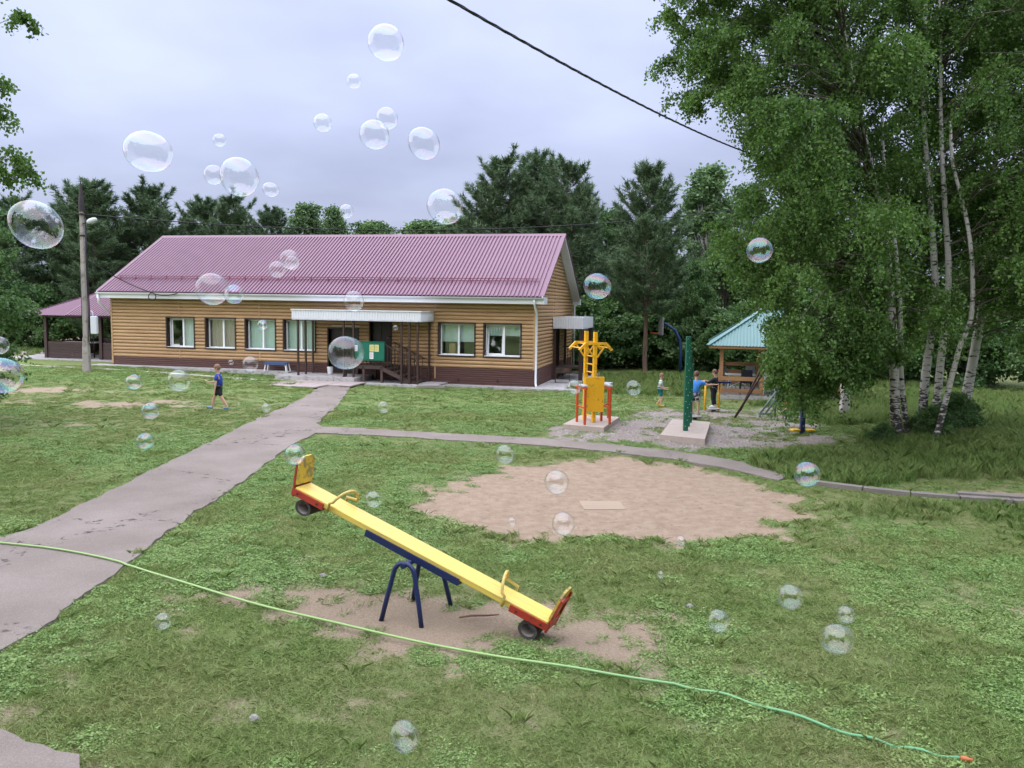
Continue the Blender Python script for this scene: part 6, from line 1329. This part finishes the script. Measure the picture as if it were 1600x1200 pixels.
def tall():
    g = np.random.default_rng(92); x, y = [], []
    for (cx_, cy_, rx, ry, n) in [(9.5,17.2,3.2,1.3,420),(12.5,18.5,4.5,2.6,900),(6.6,16.8,1.6,1.5,240),(10.4,19.0,1.6,1.2,320),(11.5,23.5,4,2.5,700),(13,27,5,3,700),(7.5,37,6,3.0,800),(5.5,33,3.5,2.5,450),(12,36.5,7,2.6,700),(18,30,6,4,900),(9.5,12.2,2.2,1.3,160),(7.4,13.4,2.2,.7,160),(-26,44,8,2,300)]:
        a = g.uniform(0, 6.283, n); r = np.sqrt(g.random(n)); x.append(cx_+rx*r*np.cos(a)); y.append(cy_+ry*r*np.sin(a))
    x = np.concatenate(x); y = np.concatenate(y); k = (sdist(x, y, PATH) < -.1) & (sdist(x, y, BLD) < -.3) & (sdist(x, y, GRAVEL) < -.1) & (sdist(x, y, [(7.2, 29.2), (11.9, 29.2), (11.9, 33.4), (7.2, 33.4)]) < 0); x, y = x[k], y[k]; n = len(x)
    near = (y < 14.5); scl = g.uniform(.5, 1.15, n)*np.where(near, .55, 1.0); rot = np.stack([g.normal(size=n)*.1, g.normal(size=n)*.1, g.uniform(0, 6.283, n)], 1)
    scatter('tall_grass', np.stack([x, y, ground_z(x, y)-.01], 1), rot, scl, g.integers(0, 3, n), tall_c, 'longer grass around the birches and along the forest edge')
tall()
def pebbles():
    g = np.random.default_rng(93); n = 5200; x = g.uniform(1.2, 9.6, n); y = g.uniform(18.8, 27.6, n); sa, di, gv, dr = masks(x, y); k = (g.random(n) < gv*1.1) & (sdist(x, y, PATH) < 0); x, y = x[k], y[k]; n = len(x)
    pc = bpy.data.collections.new('pebble_kinds'); pm = M('pebble', (.40, .37, .35), .9, .35, 25.)
    for q in range(4):
        s = B(); vs = [(0, 0, 1.0)]+[((1+.3*g.normal())*math.cos(a), (1+.3*g.normal())*math.sin(a), .35) for a in np.linspace(0, 6.283, 6)[:-1]]+[(1.1*math.cos(a), 1.1*math.sin(a), -.3) for a in np.linspace(0, 6.283, 6)[:-1]]
        s.add(vs, [(0, 1+i, 1+(i+1) % 5) for i in range(5)]+[(1+i, 6+i, 6+(i+1) % 5, 1+(i+1) % 5) for i in range(5)]); pc.objects.link(bpy.data.objects.new('p%d' % q, s.mesh('p', pm)))
    o = scatter('gravel', np.stack([x, y, ground_z(x, y)], 1), np.stack([g.normal(size=n)*.3, g.normal(size=n)*.3, g.uniform(0, 6.28, n)], 1), g.uniform(.008, .03, n)**1.0, g.integers(0, 4, n), pc, 'loose grey gravel around the exercise frames'); o['category'] = 'gravel'
pebbles()

# ------------------------------------------------------------------ soap bubbles
def film_mat(name, tint, r0):
    m, n, l = new_mat(name); out = node(n, 'ShaderNodeOutputMaterial'); tr = node(n, 'ShaderNodeBsdfTransparent'); gl = node(n, 'ShaderNodeBsdfGlossy', Roughness=0.0)
    lw = node(n, 'ShaderNodeLayerWeight', Blend=.5); pw = node(n, 'ShaderNodeMath', operation='POWER'); l.new(lw.outputs['Facing'], pw.inputs[0]); pw.inputs[1].default_value = 4.5
    ma = node(n, 'ShaderNodeMath', operation='MULTIPLY_ADD', use_clamp=True); l.new(pw.outputs[0], ma.inputs[0]); ma.inputs[1].default_value = .75; ma.inputs[2].default_value = r0
    t = node(n, 'ShaderNodeTexCoord'); nz = node(n, 'ShaderNodeTexNoise', Scale=2.2, Detail=2.0, Distortion=1.5); l.new(t.outputs['Generated'], nz.inputs['Vector']); sp = node(n, 'ShaderNodeSeparateXYZ'); l.new(t.outputs['Generated'], sp.inputs[0])
    ad = node(n, 'ShaderNodeMath', operation='MULTIPLY_ADD'); l.new(sp.outputs[2], ad.inputs[0]); ad.inputs[1].default_value = 2.2; l.new(nz.outputs['Fac'], ad.inputs[2])
    fr = node(n, 'ShaderNodeMath', operation='FRACT'); l.new(ad.outputs[0], fr.inputs[0]); cr = node(n, 'ShaderNodeValToRGB'); l.new(fr.outputs[0], cr.inputs[0])      # interference colours follow the film's thickness
    cols = [(0, (1, .9, .75)), (.25, (1, .55, .8)), (.5, (.45, .65, 1)), (.75, (.5, 1, .85)), (1, (1, .95, .8))]
    for i, (pos, c) in enumerate(cols):
        e = cr.color_ramp.elements[i] if i < 2 else cr.color_ramp.elements.new(pos); e.position = pos; e.color = tuple(1-(1-q)*tint for q in c)+(1,)
    l.new(cr.outputs[0], gl.inputs['Color']); ms = node(n, 'ShaderNodeMixShader'); l.new(ma.outputs[0], ms.inputs[0]); l.new(tr.outputs[0], ms.inputs[1]); l.new(gl.outputs[0], ms.inputs[2]); l.new(ms.outputs[0], out.inputs[0]); return m
FILM = [film_mat('soap_film', .4, .085), film_mat('soap_film_iridescent', 1.0, .14)]
def sphere_mesh(mat, ph):
    import bmesh
    bm = bmesh.new(); bmesh.ops.create_uvsphere(bm, u_segments=48, v_segments=28, radius=1.0)
    for v in bm.verts: c = v.co.copy(); v.co *= 1 + .018*math.sin(2.3*c.x+1.7*c.z+ph) + .014*math.sin(3.1*c.y-2.2*c.z+2*ph) + .008*math.sin(5*c.x+3*c.y+ph)
    me = bpy.data.meshes.new('soap_bubble'); bm.to_mesh(me); bm.free(); me.polygons.foreach_set('use_smooth', [True]*len(me.polygons)); me.materials.append(mat); return me
SPH = [[sphere_mesh(m, ph) for ph in (0., 1.7, 3.9, 5.2)] for m in FILM]
# (x, y, z, radius, film, squash, tilt, label); see the table below
BUBBLES = [
(-0.303,1.974,3.898,0.0414,0,0.03,0.35,'large bubble nearest the top of the picture'),
(-0.740,3.872,4.301,0.0321,0,0.00,0.56,'small bubble below and left of the topmost bubble'),
(-0.727,3.184,3.970,0.0337,0,0.00,0.44,'lone bubble in the sky left of the touching pair'),
(-0.418,2.752,3.896,0.0353,0,0.00,0.25,'smaller, upper bubble of the overlapping sky pair'),
(-0.371,2.220,3.739,0.0387,0,0.03,0.40,'larger, lower bubble of the overlapping sky pair'),
(-0.228,2.099,3.695,0.0398,0,0.05,0.60,'sky bubble right of the overlapping pair'),
(-0.754,1.733,3.602,0.0447,0,0.08,0.31,'big stretched bubble alone in the left sky'),
(-1.457,4.158,4.084,0.0315,0,0.00,0.47,'tiny bubble above the overlapping pair over the roof corner'),
(-1.075,3.002,3.745,0.0343,0,0.00,0.34,'smaller bubble tucked behind the big one over the roof corner'),
(-0.610,1.862,3.572,0.0425,0,0.03,0.61,'big bubble in the sky above the left roof corner'),
(-1.036,3.566,3.771,0.0326,0,0.08,0.33,'small bubble right of the big one above the roof corner'),
(-0.766,3.816,3.712,0.0321,0,0.00,0.67,'faint small bubble just above the middle of the ridge'),
(-0.161,1.938,3.524,0.0414,0,0.03,0.61,'bubble mirroring a tree beside the pine group above the ridge'),
(-0.922,1.613,3.439,0.0469,0,0.08,0.60,'largest bubble, in front of the pines left of the lamp pole'),
(0.235,2.323,3.355,0.0376,1,0.03,0.28,'bubble with green and pink top beside the right gable'),
(0.710,2.414,3.467,0.0370,1,0.00,0.34,'bubble floating before the birch leaves'),
(-0.749,2.063,3.328,0.0398,0,0.02,0.68,'large bubble over the roof edge left of its coloured neighbour'),
(-0.996,2.961,3.322,0.0343,1,0.00,0.62,'bubble with coloured top at the roof edge'),
(-0.943,3.317,3.426,0.0331,0,0.00,0.39,'leftmost of the three bubbles clustered before the roof'),
(-0.801,2.973,3.449,0.0343,0,0.00,0.62,'upper bubble of the cluster of three before the roof'),
(-1.008,3.793,3.474,0.0321,0,0.00,0.37,'smallest bubble of the cluster of three before the roof'),
(-0.541,2.819,3.303,0.0348,0,0.00,0.39,'bubble overlapping the gutter above the porch canopy'),
(-0.393,1.949,3.181,0.0408,0,0.03,0.29,'large clear bubble before the dark double door'),
(-1.487,4.911,3.157,0.0304,1,0.00,0.44,'small bubble before the third window'),
(-1.112,3.495,3.032,0.0326,0,0.00,0.24,'bubble above the apron left of the blue bench'),
(-3.098,9.071,2.622,0.0282,0,0.00,0.67,'tiny bubble before the plinth left of the bench'),
(-1.292,9.110,3.028,0.0282,0,0.00,0.63,'tiny bubble under the porch canopy'),
(-1.083,2.670,3.038,0.0353,0,0.00,0.47,'clear bubble left of the striding boy'),
(-1.605,3.487,2.949,0.0326,1,0.00,0.35,'bubble with blue top over the lawn right of the lamp pole'),
(-1.439,3.262,2.857,0.0331,1,0.00,0.65,'bubble with orange and pink top beside the lost sandal'),
(-1.458,3.251,2.738,0.0331,1,0.00,0.49,'bubble with teal top over the lawn left of the path'),
(-1.635,5.458,2.592,0.0298,0,0.00,0.64,'small bubble over the lawn between the boy and the path'),
(-0.689,4.403,2.742,0.0309,0,0.00,0.62,'small bubble over the lawn before the porch stairs'),
(-0.734,2.769,2.782,0.0348,1,0.00,0.45,'bubble with green top above the raised seesaw seat'),
(-0.546,3.230,2.520,0.0331,0,0.00,0.41,'bubble over the lawn right of the raised seesaw handle'),
(-0.021,2.908,2.768,0.0343,0,0.00,0.50,'bubble at the far rim of the sand circle'),
(0.137,2.436,2.773,0.0364,0,0.00,0.42,'bubble in the middle of the sand circle'),
(0.166,2.520,2.623,0.0359,0,0.00,0.28,'bubble over the near part of the sand circle'),
(0.014,5.388,1.861,0.0298,0,0.00,0.35,'tiny bubble at the left of the sand circle'),
(0.516,3.488,2.956,0.0326,0,0.00,0.61,'bubble over the grass right of the yellow frame'),
(0.283,3.740,2.930,0.0321,0,0.00,0.22,'bubble before the yellow board of the exercise frame'),
(1.017,4.792,1.919,0.0304,0,0.00,0.22,'tiny bubble at the near right rim of the sand circle'),
(1.155,6.133,1.266,0.0293,0,0.00,0.51,'tiny bubble over the grass right of the lower seesaw seat'),
(0.857,2.352,2.825,0.0370,1,0.00,0.34,'bubble before the concrete edging at the right'),
(0.814,2.318,2.472,0.0370,0,0.00,0.47,'topmost bubble of the lower right group over the grass'),
(0.655,2.491,2.329,0.0359,0,0.00,0.44,'leftmost bubble of the lower right group over the grass'),
(1.269,3.010,2.159,0.0337,0,0.00,0.37,'smallest bubble of the lower right group over the grass'),
(0.816,1.982,2.486,0.0398,0,0.02,0.30,'lowest and largest bubble of the lower right group'),
(-1.375,3.182,2.025,0.0331,0,0.00,0.41,'bubble over the grass between the path and the hose'),
(-0.254,1.958,2.229,0.0398,0,0.03,0.52,'bubble lowest in the picture, over the near grass'),
(-1.152,1.858,3.124,0.0420,1,0.05,0.34,'pinkish bubble cut by the left edge of the picture'),
(-1.932,3.102,3.118,0.0337,0,0.00,0.38,'small bubble at the left edge above the pinkish one'),
]
for bi, (x, y, z, r, k, sq, ti, lb) in enumerate(BUBBLES):
    o = link('soap_bubble', SPH[k][bi % 4], None, (x, y, z), (0, ti, bi*1.37 if sq == 0 else 0), (r*(1+sq), r, r*(1-sq))); tag(o, lb, 'bubble', 'soap bubbles drifting in the air')
